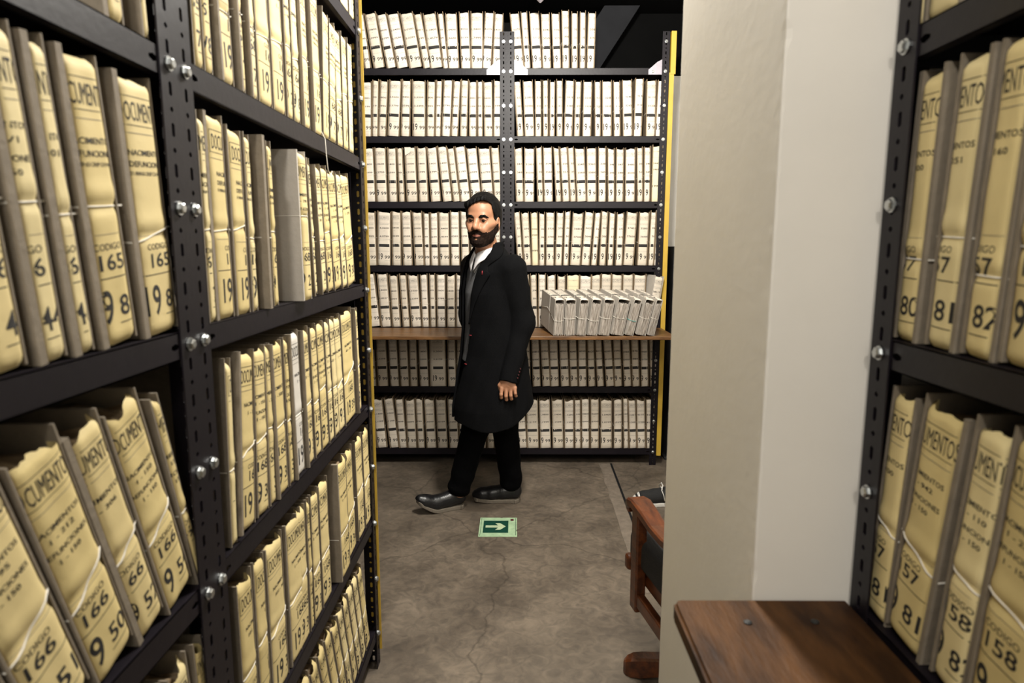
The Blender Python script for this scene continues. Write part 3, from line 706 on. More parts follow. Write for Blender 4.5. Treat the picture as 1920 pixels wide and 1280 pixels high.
manila_row([
 (215,1265,268,1165,3,0,'168','38',1,'621 - 800',B3,None),(280,1150,445,1040,6,0,'168','37',1,'1 - 300',.007,None,{'zs':.45,'tilt':.35}),(452,945,565,910,4,0,'168','36',2,'1 - 150',B3,-.004),(567,815,625,775,2,0,'168','36',1,'101 - 200',.004,-.004),
 (630,735,745,680,0,0,'168','35',1,'1 - 500',.005,.0),(747,598,790,570,0,0,'168','34',2,'1 - 220',B3,-.010),(797,515,895,460,-1,.005,'168','33',1,'1 - 120',.006,None,gw),(905,420,980,390,-1,0,'168','32',1,'501 - 700',.005,.004),
 (987,335,1045,305,-1,0,'168','31',2,'1 - 88',B3,.006),(1047,250,1113,215,-2,0,'168','34',2,'101 - 190',B3,.0),(1116,185,1160,150,-2,0,'168','33',2,'1 - 75',B3,.008),(1165,112,1210,90,-3,0,'168','32',1,'501 - 620',B3,.006)],
 4.922, 390, 800, LV_LEFT[2], FB, 'fourth', grp='yellowed folders, fourth shelf of left rack')
manila_row([(1042,1070,1092,1045,-3,0,'168','31',1,'1 - 60',B3,.006),(1095,1012,1180,955,-3,.002,'168','39',1,'501 - 710',B3,.0,{'tilt':.4}),(1192,940,1225,905,-3,.002,'168','30',1,'1 - 40',.006,.010)],
 4.266, 390, 560, LV_LEFT[2], FB, 'fourth', grp='yellowed folders, fourth shelf of left rack', first='in the last three')


def row_by_y(items, z0, where, shelf, h0=.332, first='from the double post', grp='', X=SX, shrink=None):
    """same, given directly as (y0, y1, ...) in metres along the rack"""
    for i, it in enumerate(items):
        y0, y1, lean, dh, code, yr, v, n, bl, sh = it[:10]; opt = it[10] if len(it) > 10 else {}
        le = R(lean); w = (y1 - y0) * math.cos(le) - (shrink if shrink is not None else bl + .0052); h = h0 + dh; lift = abs(math.sin(le)) * (w / 2 + bl)
        xc = sh if sh is not None else -w / 2 + .0585
        lab = opt.get('lab', f"{opt.get('look', 'yellowed')} folder marked {code}, {ORD[i]} {first}, {shelf} shelf, {where}")
        folder((X + opt.get('dx', 0), (y0 + y1) / 2, z0 + .001 + lift), (0, le, math.pi / 2), w, h, label_manila(code, yr, v, n), xc, lab, grp, opt.get('pm', random.choice(M['manila'])), opt.get('bm', M['board_near']), True,
               bt=(bl, .003), prot=(opt.get('pr', .004), .002), rag=opt.get('rag', .006), zs=opt.get('zs', random.uniform(.40, .50)), tilt=opt.get('tilt', random.uniform(.1, .35)), pagerag=.009, wr=opt.get('wr'))


def ytop(s, ox, oy, x, y, z): # where along the rack a point of known height lies
    return atX(x / s + ox, y / s + oy, SX)[1]
T5 = lambda x, y: atX(x / 4.266 + 410, y / 4.266 + 980, SX)[1]
T4 = lambda x, y: atX(x / 4.922 + 390, y / 4.922 + 800, SX)[1]
row_by_y([
 (T5(130,600),T5(260,520),0,0,'168','38',1,'101 - 400',B3,None),(T5(265,460),T5(357,390),0,.004,'168','37',1,'1 - 250',B3,None),(T5(362,280),T5(502,210),0,.004,'168','36',1,'501 - 900',.004,None,{'zs':.45}),
 (T5(525,140),T5(652,60),0,.004,'168','35',1,'1 - 500',.006,None,{'zs':.44}),(T5(658,1092),T5(728,975),1,0,'168','34',1,'1 - 90',B3,-.002),(T5(730,870),T5(756,825),1,0,'168','33',1,'1 - 60',B3,-.010),
 (T5(760,760),T5(823,710),1,0,'168','32',1,'1 - 300',B3,.0),(T5(828,630),T5(900,570),0,0,'168','31',1,'501 - 700',B3,-.004),
 (T5(945,490),T5(1020,410),-1,.012,'168','39',1,'1 - 150',.009,.008,{'pr':.006,'dx':.012,'zs':.38,'tilt':.05,'lab':'yellowed folder standing proud with grey cover board, fifth shelf of left rack'}),
 (T5(1030,370),T5(1102,300),-3,-.004,'168','36',1,'1 - 80',B3,.0,{'rag':.014}),(T5(1115,140),T5(1168,100),-2,0,'168','34',1,'1 - 120',B3,.006),(T5(1172,60),T5(1222,22),-2,0,'168','33',1,'201 - 300',B3,.004)],
 LV_LEFT[1], FB, 'fifth', grp='yellowed folders, fifth shelf of left rack', shrink=.0065)
e = [2.085, 2.022, 1.965, 1.905, 1.850, 1.795, 1.735, 1.675, 1.615, 1.555, 1.490]
row_by_y([(e[k + 1] + .002, e[k], -15 - k * .3, (-.005, 0, .004, -.003, 0, -.008, .003, 0, -.004, 0)[k], '168', str(19 - k), 1, '%d - %d' % (1 + 100 * (k % 4), 100 + 100 * (k % 4)), B3, random.uniform(-.006, .006), {'tilt': .3}) for k in range(10)],
 LV_LEFT[0], FB, 'bottom', first='from the yellow strip', grp='leaning yellowed folders, bottom shelf of left rack')

NB = 'near bay of left rack'
T0 = lambda x, y: atX(x / 2, y / 2, SX)[1]
T7 = lambda x, y: atX(x / 3.556, y / 3.556 + 400, SX)[1]
row_by_y([(T0(520,55),T0(548,75),-3,0,'165','82',0,'',B3,.004),(T0(380,5),T0(462,30),-3,0,'165','83',0,'',.010,-.004,{'pr':.004})], LV_LEFT[4], NB, 'top', grp='yellowed folders, top shelf of near left bay', h0=.335)
row_by_y([(T7(990,850),T7(1180,790),-4.5,.012,'165','80',0,'',.011,.004,{'pr':.004,'zs':.405,'tilt':.22,'wr':.0012}),(T7(715,970),T7(905,890),-6,.012,'165','81',0,'',.011,-.004,{'pr':.005,'zs':.50,'tilt':-.02,'wr':.0016}),
 (T7(530,1000),T7(618,975),-6,.010,'166','46',1,'1 - 1801',.011,-.020,{'pr':.005,'zs':.47,'tilt':0.}),(T7(300,1055),T7(438,1030),-6,.010,'166','44',2,'1 - 471',.011,-.022,{'pr':.005,'zs':.50,'tilt':0.}),(T7(-40,1190),T7(170,1085),-6,.006,'166','44',2,'1 - 71',.011,-.006,{'pr':.005,'zs':.5,'tilt':0.}),
 (T7(-250,1290),T7(-60,1200),-6,.0,'166','43',2,'1 - 65',.011,0,{'pr':.005})],
 LV_LEFT[3], NB, 'second', grp='yellowed folders, second shelf of near left bay', shrink=.001)
T8 = lambda x, y: atX(x / 2.371, y / 2.371 + 740, SX)[1]
yb = [T8(888, 850), T8(868, 975)]
row_by_y([(.966,.989,-16,.0,'166','53',2,'1 - 150',B3,-.004,{'rag':.012}),(T8(750,1060)-.002,T8(865,975),-18,.006,'166','54',2,'1 - 150',B3,.0,{'zs':.42,'tilt':.45,'wr':.0016,'rag':.010}),(T8(630,1190),T8(740,1125),-18,.0,'166','52',1,'1 - 306',.010,-.012,{'pr':.003,'zs':.44,'tilt':.45,'rag':.010}),
 (.715,.797,-18,-.004,'166','50',2,'1 - 212',B3,-.006,{'zs':.42,'tilt':.5,'rag':.012}),(.625,.708,-19,-.010,'166','51',2,'1 - 95',B3,-.008,{'zs':.42,'tilt':.4,'rag':.014}),(.530,.616,-19,-.006,'166','49',2,'1 - 60',B3,-.004,{'rag':.012}),(.44,.52,-19,-.01,'166','48',2,'1 - 45',B3,-.004,{'rag':.012})],
 LV_LEFT[2], NB, 'third', grp='leaning yellowed folders, third shelf of near left bay', shrink=.0045)
row_by_y([(.955, .988, -4, -.01, '167', '58', 2, '1 - 60', B3, 0, {'rag': .012}), (.89, .95, -6, -.012, '167', '57', 2, '1 - 72', B3, 0, {'rag': .012}), (.82, .885, -7, -.012, '167', '56', 2, '1 - 55', B3, 0, {'rag': .012})], LV_LEFT[1], NB, 'fourth', grp='yellowed folders, fourth shelf of near left bay')

# right rack
RS = RX + .016
def right_row(items, z0, shelf, grp, h0=.332):
    for i, it in enumerate(items):
        ya, yb_, lean, dh, code, yr, v, n, bl, sh = it[:10]; opt = it[10] if len(it) > 10 else {}
        le = R(lean); w = (ya - yb_) * math.cos(le) - .005; h = h0 + dh; lift = abs(math.sin(le)) * (w / 2 + bl)
        lab = f'yellowed folder marked {code}, {ORD[i]} from the white wall, {shelf} shelf of right rack'
        folder((RS, (ya + yb_) / 2, z0 + .001 + lift), (0, le, -math.pi / 2), w, h, label_manila(code, yr, v, n), sh, lab, grp, opt.get('pm', random.choice(M['manila'])), M['board_near'], True,
               bt=(bl, opt.get('br', .004)), prot=(opt.get('pr', .004), opt.get('pr2', .003)), rag=.006, zs=opt.get('zs', .45), tilt=opt.get('tilt', 0.), pagerag=.008, wr=opt.get('wr', .0016))
TR = lambda x, y, oy: atX(x / 2 + 1540, y / 2 + oy, RS)[1]
right_row([(TR(345,60,0),TR(392,62,0)-.004,0,0,'157','84',0,'',B3,0),(TR(400,64,0),TR(520,70,0),0,0,'157','85',0,'',.006,0)], LV_LEFT[4], 'top', 'yellowed folders, top shelf of right rack', .335)
right_row([(.893,.846,2.2,.008,'157','80',1,'1 - 300',.008,-.018,{'pr':.004,'br':.006,'pr2':.006,'zs':.32}),(.825,.772,3,.008,'157','81',1,'1 - 251',B3,-.020,{'br':.007,'pr2':.006,'zs':.40}),(.757,.707,3,.010,'157','82',1,'1 - 160',.004,-.016,{'br':.006,'pr2':.005,'zs':.27}),(.694,.605,2,.012,'157','83',1,'1 - 421',.005,-.008,{'zs':.36,'br':.006}),(.594,.515,2,.008,'157','84',1,'1 - 98',.006,-.008),(.505,.43,1,.006,'157','85',1,'1 - 77',.006,-.008)],
 LV_LEFT[3], 'second', 'yellowed folders, second shelf of right rack')
right_row([(.906,.856,4,.004,'157','81',1,'1 - 700',B3,-.018,{'zs':.42,'tilt':-.35}),(.852,.776,7,.004,'157','81',2,'1 - 942',B3,-.012,{'zs':.40,'tilt':-.35,'br':.007,'pr2':.005,'wr':.002}),(.752,.698,6,.004,'158','82',2,'1 - 110',.004,-.004,{'zs':.44,'tilt':-.2}),(.690,.600,5,.004,'158','83',2,'1 - 220',.004,-.010,{'zs':.44,'tilt':-.2}),(.59,.50,4,.002,'158','84',1,'1 - 310',.006,-.010)],
 LV_LEFT[2], 'third', 'yellowed folders, third shelf of right rack')

# ------------------------------------------------------------------ nine bundles lying spine up on the far ledge
NE = [(375,500,395,500),(510,645,520,640),(660,770,695,795),(785,910,840,950),(920,1060,990,1100),(1065,1225,1155,1295),(1235,1350,1355,1425),(1365,1500,1490,1580),(1505,1600,1620,1680)]
for i, (bl, br, tl, tr) in enumerate(NE):
    yn = 3.925; P = lambda x, y: atY(x / 6.4 + 980, y / 6.4 + 480, yn)[0]
    w = ((P(br, 990) - P(bl, 990)) + (P(tr, 540) - P(tl, 540))) / 2 - .006
    cb = (P(bl, 990) + P(br, 990)) / 2; ct = (P(tl, 540) + P(tr, 540)) / 2
    Hh = .225; lean = math.atan2(ct - cb, Hh); yaw = R(11)
    DEPTH = Hh
    L = .345
    # folder space: x across, y from spine down, z along the spine away from the camera
    pitch = R(6)
    rot = Matrix.Rotation(yaw, 4, 'Z') @ Matrix.Rotation(pitch, 4, 'X') @ Matrix.Rotation(lean, 4, 'Y') @ Matrix.Rotation(-math.pi / 2, 4, 'X')
    topz = lz + .001 + Hh * math.cos(lean) + abs(math.sin(lean)) * w / 2
    q = Matrix.Translation((cb + math.sin(lean) * Hh, yn, topz)) @ rot
    E = label_white('3%d400' % (i + 1), '3%d600' % (i + 1), '99', False)
    t = folder((0, 0, 0), (0, 0, 0), w, L, E, 0, f'pale paper bundle lying spine up on the wooden ledge, {ORD[i]} from left', 'tied bundles lying on the far ledge', M['white_paper'][1], M['board_pale'], bt=(.003, .003), prot=(.002, .002), rag=.012, zs=.36, pages=M['pages_grey'], name='paper_bundle', cat='bundle', wr=.0016, pagerag=.003, page0=.03)
    t.rotation_euler = q.to_euler(); t.location = q.to_translation()
    for ch in list(t.children):
        if ch.name.startswith('tie_string'):
            zq = .30 * Hh
            # second string runs across the open page edges and covers
    xe = w / 2 + .005
    yq = Hh * (.52 if i % 3 else .58)
    pts = [(-xe, yq - .05 if i == 0 else yq, L * .5), (-xe, yq, .002), (-xe * .6, yq + .002, -.0025), (0, yq + .004, -.0025), (xe * .6, yq + .003, -.0025), (xe, yq, .002), (xe, yq, L * .5), (xe, yq, L + .012), (-xe, yq - .02, L + .012)]
    obj('tie_string', MB().tube(pts, .0016, 5, True).mesh('tie', True), M['string_teal'] if i == 6 else M['string'], t)
    # loose page edges, each a thin sheet, at the near end
    n = max(8, int(w / .0052)); mbp = MB()
    for k in range(n):
        x = -w / 2 + .003 + (w - .006) * (k + .5) / n; dz = random.uniform(-.004, .004); hw = (w - .006) / n * random.uniform(.25, .46)
        sk = random.uniform(-.002, .002)
        v = [(x - hw, random.uniform(.022, .036), -.001 + dz), (x + hw, random.uniform(.022, .036), -.001 + dz), (x + hw + sk, Hh - .0005, -.001 + dz), (x - hw + sk, Hh - .0005, -.001 + dz)]
        v += [(a, b_, .02) for a, b_, c in v]
        mbp.add(v, [(3, 2, 1, 0), (0, 1, 5, 4), (1, 2, 6, 5), (2, 3, 7, 6), (3, 0, 4, 7)])
    po = obj('page_edges', mbp.mesh(), M['pages_grey'], t); po['kind'] = 'stuff'
DEPTH = .24

# ------------------------------------------------------------------ floor sign
c0, c1, c2, c3 = [atZ(x, y, 0) for x, y in ((900.3, 970.6), (968.8, 970.6), (970, 1006.2), (897.2, 1006.4))]
sx0 = (c0[0] + c3[0]) / 2; sx1 = (c1[0] + c2[0]) / 2; sy0 = (c2[1] + c3[1]) / 2; sy1 = (c0[1] + c1[1]) / 2
sg = thing('floor_sign', 'pale green floor sign with a white arrow pointing right on dark green', 'sign', ((sx0 + sx1) / 2, (sy0 + sy1) / 2, 0))
sw, sh_ = sx1 - sx0, sy1 - sy0
U = lambda u, v: ((u - .5) * sw, (.5 - v) * sh_)
def flat(name, poly, z0, z1, m): obj(name, MB().prism([U(*p) for p in reversed(poly)], z0, z1).mesh(), m, sg)
g1 = mat('pale_green_sign', (.42, .58, .36), .55, col2=(.30, .44, .27), scale=22, bump=.1); g2 = mat('dark_green_sign', (.004, .055, .034), .5, var=.2, scale=20)
g3 = mat('sign_arrow', (.50, .60, .38), .6, var=.15, scale=30); g4 = mat('sign_sticker', (.10, .012, .02), .5, var=.3, scale=80)
edge = [(0, 0), (.22, .004), (.54, 0), (.56, .02), (.60, .02), (.62, 0), (1, 0), (.995, .63), (.975, .66), (.985, .73), (1, .74), (1, 1), (.6, .995), (.3, 1), (0, 1)]
flat('plate', edge, 0, .002, g1)
flat('panel', [(.105, .18), (.768, .18), (.768, .81), (.105, .81)], .002, .0026, g2)
flat('arrow', [(.165, .435), (.50, .435), (.42, .32), (.545, .315), (.70, .485), (.56, .66), (.425, .67), (.50, .55), (.165, .55)], .0026, .0031, g3)
flat('border_line', [(.035, .04), (.045, .04), (.045, .96), (.035, .96)], .002, .0024, g2)
flat('border_line', [(.955, .04), (.965, .04), (.965, .94), (.955, .94)], .002, .0024, g2)
flat('sticker', [(.825, .08), (.91, .08), (.91, .18), (.825, .18)], .002, .0026, g4)
#PEOPLE
# ------------------------------------------------------------------ smooth solid modelling for the figures
import openvdb


class Solid:
    def __init__(s, lo, hi, vox):
        s.lo = np.array(lo, float); s.vox = vox
        s.n = np.ceil((np.array(hi) - s.lo) / vox).astype(int) + 1
        s.a = np.full(s.n, .06, dtype=np.float32)
    def block(s, lo, hi, m):
        i0 = np.clip(np.floor((np.array(lo) - m - s.lo) / s.vox).astype(int), 0, s.n)
        i1 = np.clip(np.ceil((np.array(hi) + m - s.lo) / s.vox).astype(int) + 1, 0, s.n)
        sl = tuple(slice(a, b) for a, b in zip(i0, i1))
        g = np.meshgrid(*[s.lo[k] + s.vox * np.arange(i0[k], i1[k]) for k in range(3)], indexing='ij', sparse=True)
        return sl, g
    def put(s, sl, d, k, op):
        A = s.a[sl]
        if A.size == 0: return
        if op == 'sub':
            d = -d
            if k > 0:
                h = np.clip(.5 - .5 * (A - d) / k, 0, 1); s.a[sl] = A * (1 - h) + d * h + k * h * (1 - h)
            else: s.a[sl] = np.maximum(A, d)
        else:
            if k > 0:
                h = np.clip(.5 + .5 * (A - d) / k, 0, 1); s.a[sl] = A * (1 - h) + d * h - k * h * (1 - h)
            else: s.a[sl] = np.minimum(A, d)
    def cone(s, p, q, r1, r2, k=.01, op='add'):
        p, q = np.array(p, float), np.array(q, float); R_ = max(r1, r2)
        sl, g = s.block(np.minimum(p, q) - R_, np.maximum(p, q) + R_, k + .03)
        ax = q - p; L2 = max(float(ax @ ax), 1e-9)
        t = np.clip(((g[0] - p[0]) * ax[0] + (g[1] - p[1]) * ax[1] + (g[2] - p[2]) * ax[2]) / L2, 0, 1)
        d = np.sqrt((g[0] - p[0] - ax[0] * t) ** 2 + (g[1] - p[1] - ax[1] * t) ** 2 + (g[2] - p[2] - ax[2] * t) ** 2) - (r1 + (r2 - r1) * t)
        s.put(sl, d, k, op); return s
    def chain(s, pts, rs, k=.01):
        for a, b_, r, r2 in zip(pts[:-1], pts[1:], rs[:-1], rs[1:]): s.cone(a, b_, r, r2, k)
        return s
    def ell(s, c, rad, B=None, k=.01, op='add'):
        c = np.array(c, float); rad = np.array(rad, float); B = np.eye(3) if B is None else np.array(B)
        R_ = rad.max(); sl, g = s.block(c - R_, c + R_, k + .03)
        x = [g[i] - c[i] for i in range(3)]
        l = [(x[0] * B[j][0] + x[1] * B[j][1] + x[2] * B[j][2]) / rad[j] for j in range(3)]
        k0 = np.sqrt(l[0] ** 2 + l[1] ** 2 + l[2] ** 2) + 1e-9
        k1 = np.sqrt((l[0] / rad[0]) ** 2 + (l[1] / rad[1]) ** 2 + (l[2] / rad[2]) ** 2) + 1e-9
        s.put(sl, k0 * (k0 - 1) / k1, k, op); return s
    def loft(s, secs, F, L, k=.02, grow=0., op='add'):
        """secs: (z, x, y, half width along L, half depth along F); elliptical tower"""
        S = np.array(secs); S = S[np.argsort(S[:, 0])]
        m = S[:, 3:5].max() + .03
        sl, g = s.block((S[:, 1].min() - m, S[:, 2].min() - m, S[0, 0]), (S[:, 1].max() + m, S[:, 2].max() + m, S[-1, 0]), .03)
        z = g[2].ravel()
        cx, cy, a, b_ = [np.interp(z, S[:, 0], S[:, i])[None, None, :] for i in (1, 2, 3, 4)]
        a = a + grow; b_ = b_ + grow
        dx, dy = g[0] - cx, g[1] - cy
        u = (dx * L[0] + dy * L[1]) / a; v = (dx * F[0] + dy * F[1]) / b_
        q = np.sqrt(u * u + v * v) + 1e-9
        grad = np.sqrt((u / a) ** 2 + (v / b_) ** 2) / q
        d = (q - 1) / np.maximum(grad, 1e-6)
        d = np.maximum(d, np.maximum(S[0, 0] - z, z - S[-1, 0])[None, None, :])
        s.put(sl, d, k, op); return s
    def grid(s): return np.meshgrid(*[s.lo[k] + s.vox * np.arange(s.n[k]) for k in range(3)], indexing='ij', sparse=True)
    def cut(s, d): s.a = np.maximum(s.a, d.astype(np.float32)); return s     # keep where d < 0
    def mesh(s, name, iso=0.):
        g = openvdb.FloatGrid(.06); g.copyFromArray(np.ascontiguousarray(s.a)); g.transform = openvdb.createLinearTransform(s.vox)
        p, q = g.convertToQuads(isovalue=iso)
        m = bpy.data.meshes.new(name); p = p + s.lo
        m.vertices.add(len(p)); m.vertices.foreach_set('co', p.astype(np.float32).ravel())
        q = q[:, ::-1]
        m.loops.add(q.size); m.loops.foreach_set('vertex_index', q.astype(np.int32).ravel())
        m.polygons.add(len(q)); m.polygons.foreach_set('loop_start', np.arange(len(q), dtype=np.int32) * 4)
        m.polygons.foreach_set('use_smooth', np.ones(len(q), dtype=bool)); m.update(calc_edges=True); m.validate()
        return m


M['skin'] = mat('skin', (.40, .190, .105), .48, var=.12, scale=18, bump=.05, bscale=220)
M['lip'] = mat('lip_skin', (.27, .10, .07), .45, var=.1, scale=40)
M['hair'] = mat('black_hair', (.0045, .004, .0038), .55, var=.4, scale=60, spec=.1, bump=.4, bscale=190, stretch=(1, 1, .35))
M['beard'] = mat('dark_beard', (.022, .012, .008), .8, spec=.1, col2=(.007, .004, .003), scale=150, bump=.6, bscale=320)
M['eye_white'] = mat('eye_white', (.32, .26, .22), .25, var=.05, scale=80)
M['iris'] = mat('dark_iris', (.014, .009, .006), .15, var=.1, scale=100)
M['coat'] = mat('black_wool_coat', (.0040, .0041, .0047), .9, col2=(.0018, .0018, .0022), scale=260, bump=.35, bscale=420, spec=.10)
M['trouser'] = mat('black_trouser_cloth', (.0016, .0016, .0019), .9, var=.3, scale=120, bump=.15, bscale=250, spec=.06)
M['sweater'] = mat('grey_knit', (.17, .17, .175), .9, var=.25, scale=180, bump=.35, bscale=300, spec=.2)
M['shirt'] = mat('white_shirt_cotton', (.72, .70, .70), .75, var=.05, scale=60, bump=.1, bscale=200)
M['leather'] = mat('black_leather', (.007, .007, .008), .33, var=.3, scale=30, bump=.15, bscale=90)
M['sole'] = mat('grey_brown_sole', (.16, .135, .105), .8, var=.25, scale=40)
M['stitch'] = mat('red_thread', (.25, .015, .02), .7, var=.2, scale=60)
M['button'] = mat('dark_button', (.015, .012, .012), .35, var=.2, scale=60)
M['canvas'] = mat('black_canvas', (.012, .012, .012), .85, var=.3, scale=120, bump=.2, bscale=300)
M['rubber_white'] = mat('white_rubber', (.62, .60, .56), .6, var=.12, scale=40)
M['lace'] = mat('white_lace', (.70, .68, .64), .85, var=.1, scale=60)

V = lambda *a: np.array(a, float)


def basis(deg):
    a = R(deg); return V(-math.sin(a), -math.cos(a), 0), V(math.cos(a), -math.sin(a), 0)


def shoe_solids(heel, toe, lift, wdt=.046, vox=.0035, top=.128):
    """heel, toe: points on the ground; lift: how far the toe end rises. returns upper and sole meshes"""
    heel, toe = np.array(heel, float), np.array(toe, float); d = toe - heel; Ln = np.linalg.norm(d); d = d / Ln
    lo = np.minimum(heel, toe) - .09; hi = np.maximum(heel, toe) + .09; lo[2] = -.02; hi[2] = .24
    def up(t): return lift * max(0, (t - .55) / .45) ** 1.6
    P = lambda t, z: V(*(heel + d * Ln * t)[:2], z + up(t))
    U = Solid(lo, hi, vox)
    U.chain([P(.13, .062), P(.35, .058), P(.6, .048), P(.80, .040), P(.91, .034)], [.036, .037, .039, .036, .026], .03)
    U.cone(P(.12, .07), P(.13, top), .037, .041, .03)
    U.cone(P(.30, .075), P(.55, .058), .030, .026, .03)
    g = U.grid(); tt = ((g[0] - heel[0]) * d[0] + (g[1] - heel[1]) * d[1]) / Ln
    zz = g[2] - np.where(tt > .55, lift * np.clip((tt - .55) / .45, 0, 1) ** 1.6, 0)
    U.cut(.017 - zz + 0 * g[0]); U.cut(g[2] - top - .004 + 0 * tt)
    S_ = Solid(lo, hi, .003)
    g = S_.grid(); x = (g[0] - heel[0]) * d[0] + (g[1] - heel[1]) * d[1]; w = np.abs(-(g[0] - heel[0]) * d[1] + (g[1] - heel[1]) * d[0]); tt = x / Ln
    zz = g[2] - np.where(tt > .55, lift * np.clip((tt - .55) / .45, 0, 1) ** 1.6, 0)
    hw = np.interp(tt, [0, .12, .35, .68, .9, 1.0], [.02, .037, .036, .046, .036, .012])
    c = np.clip(x, .035, Ln - .035)
    dd = np.maximum(np.sqrt((np.maximum(np.abs(x - c), 0)) ** 2 + w ** 2) - hw - np.where((x < .035) | (x > Ln - .035), .018, 0) * .4, np.abs(zz - .0115) - .0110)
    S_.a = dd.astype(np.float32) + 0 * S_.a
    return U.mesh('upper'), S_.mesh('sole')


def head_into(S, c, yaw, sc_, roll=0., pitch=0.):
    """adds a head to solid S. c: middle of the head at eye height"""
    F, L = basis(yaw); Up = V(0, 0, 1)
    if pitch: F, Up = F * math.cos(R(pitch)) + Up * math.sin(R(pitch)), Up * math.cos(R(pitch)) - F * math.sin(R(pitch))
    if roll: L, Up = L * math.cos(R(roll)) + Up * math.sin(R(roll)), Up * math.cos(R(roll)) - L * math.sin(R(roll))
    P = lambda f, l, u: c + (F * f + L * l + Up * u) * sc_
    B = [F, L, Up]; q = sc_
    S.ell(P(-.012, 0, .036), V(.098, .076, .088) * q, B, .01)
    S.ell(P(.018, 0, -.035), V(.072, .064, .086) * q, B, .025 * q)
    S.ell(P(.045, 0, .045), V(.050, .060, .055) * q, B, .02 * q)
    for s in (-1, 1):
        S.cone(P(-.012, .060 * s, -.040), P(.058, .018 * s, -.100), .020 * q, .017 * q, .028 * q)
        S.cone(P(.062, .044 * s, -.022), P(.03, .064 * s, -.012), .020 * q, .016 * q, .022 * q)
        S.cone(P(.078, .030 * s, -.045), P(.068, .030 * s, -.065), .018 * q, .016 * q, .02 * q)
    S.ell(P(.070, 0, -.100), V(.020, .024, .018) * q, B, .022 * q)
    S.cone(P(.083, -.034, .020), P(.083, .034, .020), .0115 * q, .0115 * q, .016 * q)
    for s in (-1, 1):
        S.ell(P(.100, .033 * s, -.001), V(.020, .021, .014) * q, B, .012 * q, 'sub')
        S.ell(P(.075, .033 * s, -.001), V(.0145, .0165, .0145) * q, B, .004 * q)
        S.ell(P(.0935, .033 * s, -.0015), V(.0120, .0145, .0064) * q, B, .0015, 'sub')
        S.cone(P(.0835, .048 * s, .0030), P(.0905, .034 * s, .0092), .0032 * q, .0036 * q, .003 * q)
        S.cone(P(.0905, .034 * s, .0092), P(.086, .018 * s, .0025), .0036 * q, .0030 * q, .003 * q)
    S.chain([P(.084, 0, .012), P(.094, 0, -.006), P(.106, 0, -.026), P(.110, 0, -.034)], [.0095 * q, .0098 * q, .0120 * q, .0135 * q], .012 * q)
    for s in (-1, 1):
        S.ell(P(.096, .0135 * s, -.039), V(.0125, .0085, .0085) * q, B, .008 * q)
        S.ell(P(.102, .0072 * s, -.0475), V(.006, .0040, .004) * q, B, .002 * q, 'sub')
    for s in (-1, 1):
        S.cone(P(.082, .024 * s, -.0715), P(.0905, 0, -.0690), .0036 * q, .0048 * q, .006 * q)
        S.cone(P(.081, .022 * s, -.0745), P(.0885, 0, -.0785), .0036 * q, .0054 * q, .005 * q)
        S.ell(P(-.006, .079 * s, -.010), V(.020, .0085, .033) * q, [F * .95 - Up * .2, L, Up * .95 + F * .2], .006 * q)
        S.ell(P(.001, .087 * s, -.008), V(.010, .006, .018) * q, B, .004 * q, 'sub')
    return P, B, F, L, Up


def eye(name, centre, r, gaze, parent):
    n, m_ = 14, 10; g = Vector(gaze).normalized(); a = g.orthogonal().normalized(); b_ = g.cross(a)
    v = []; f = []; mi = []
    for i in range(m_ + 1):
        th = math.pi * i / m_
        for j in range(n):
            ph = 2 * math.pi * j / n
            v.append(Vector(centre) + (g * math.cos(th) + (a * math.cos(ph) + b_ * math.sin(ph)) * math.sin(th)) * r)
    for i in range(m_):
        for j in range(n):
            f.append((i * n + j, (i + 1) * n + j, (i + 1) * n + (j + 1) % n, i * n + (j + 1) % n)); mi.append(1 if i < 3 else 0)
    m = mesh_from([tuple(p) for p in v], f, name, smooth=True); m.polygons.foreach_set('material_index', mi)
    m.materials.append(M['eye_white']); m.materials.append(M['iris'])
    return obj(name, m, None, parent)


# ------------------------------------------------------------------ the bearded man walking to the left
AX = 50.
FB_, LB_ = basis(AX)
C0 = V(-.130, 3.62, 0)
YH = 17.
hc = V(-.178, 3.545, 1.650)
SCL = 1.075
body = Solid((-.62, 3.25, -.02), (.25, 4.0, 1.80), .0034)
Ph, Bh, Fh, Lh, Uh = head_into(body, hc, YH, SCL, roll=-1.5)
nb = V(-.150, 3.600, 1.47)
body.cone(Ph(-.028, 0, -.075), nb, .058, .064, .025)
body.cone(Ph(.02, 0, -.095), nb + FB_ * .02 + V(0, 0, .02), .036, .045, .025)
# torso, arms and legs under the clothes
sh_l = C0 + LB_ * .175 + V(0, 0, 1.405); sh_r = C0 - LB_ * .175 + V(0, 0, 1.405)
body.loft([(.86, *C0[:2], .16, .11), (1.05, *C0[:2], .15, .10), (1.30, *C0[:2], .165, .115), (1.42, *C0[:2], .15, .09), (1.47, nb[0], nb[1], .07, .06)], FB_, LB_, .03)
el_l = V(.032, 3.505, 1.100); wr_l = V(-.038, 3.415, .795)
el_r = V(-.262, 3.84, 1.12); wr_r = V(-.240, 3.76, .90)
body.chain([sh_l, el_l, wr_l], [.050, .040, .027], .03); body.chain([sh_r, el_r, wr_r], [.050, .040, .027], .03)
hip_f = V(-.175, 3.655, .90); kn_f = V(-.225, 3.600, .50); an_f = V(-.330, 3.600, .10)
hip_b = V(-.075, 3.610, .90); kn_b = V(-.065, 3.665, .50); an_b = V(-.020, 3.695, .10)
body.chain([hip_f, kn_f, an_f], [.085, .058, .042], .03); body.chain([hip_b, kn_b, an_b], [.085, .058, .042], .03)
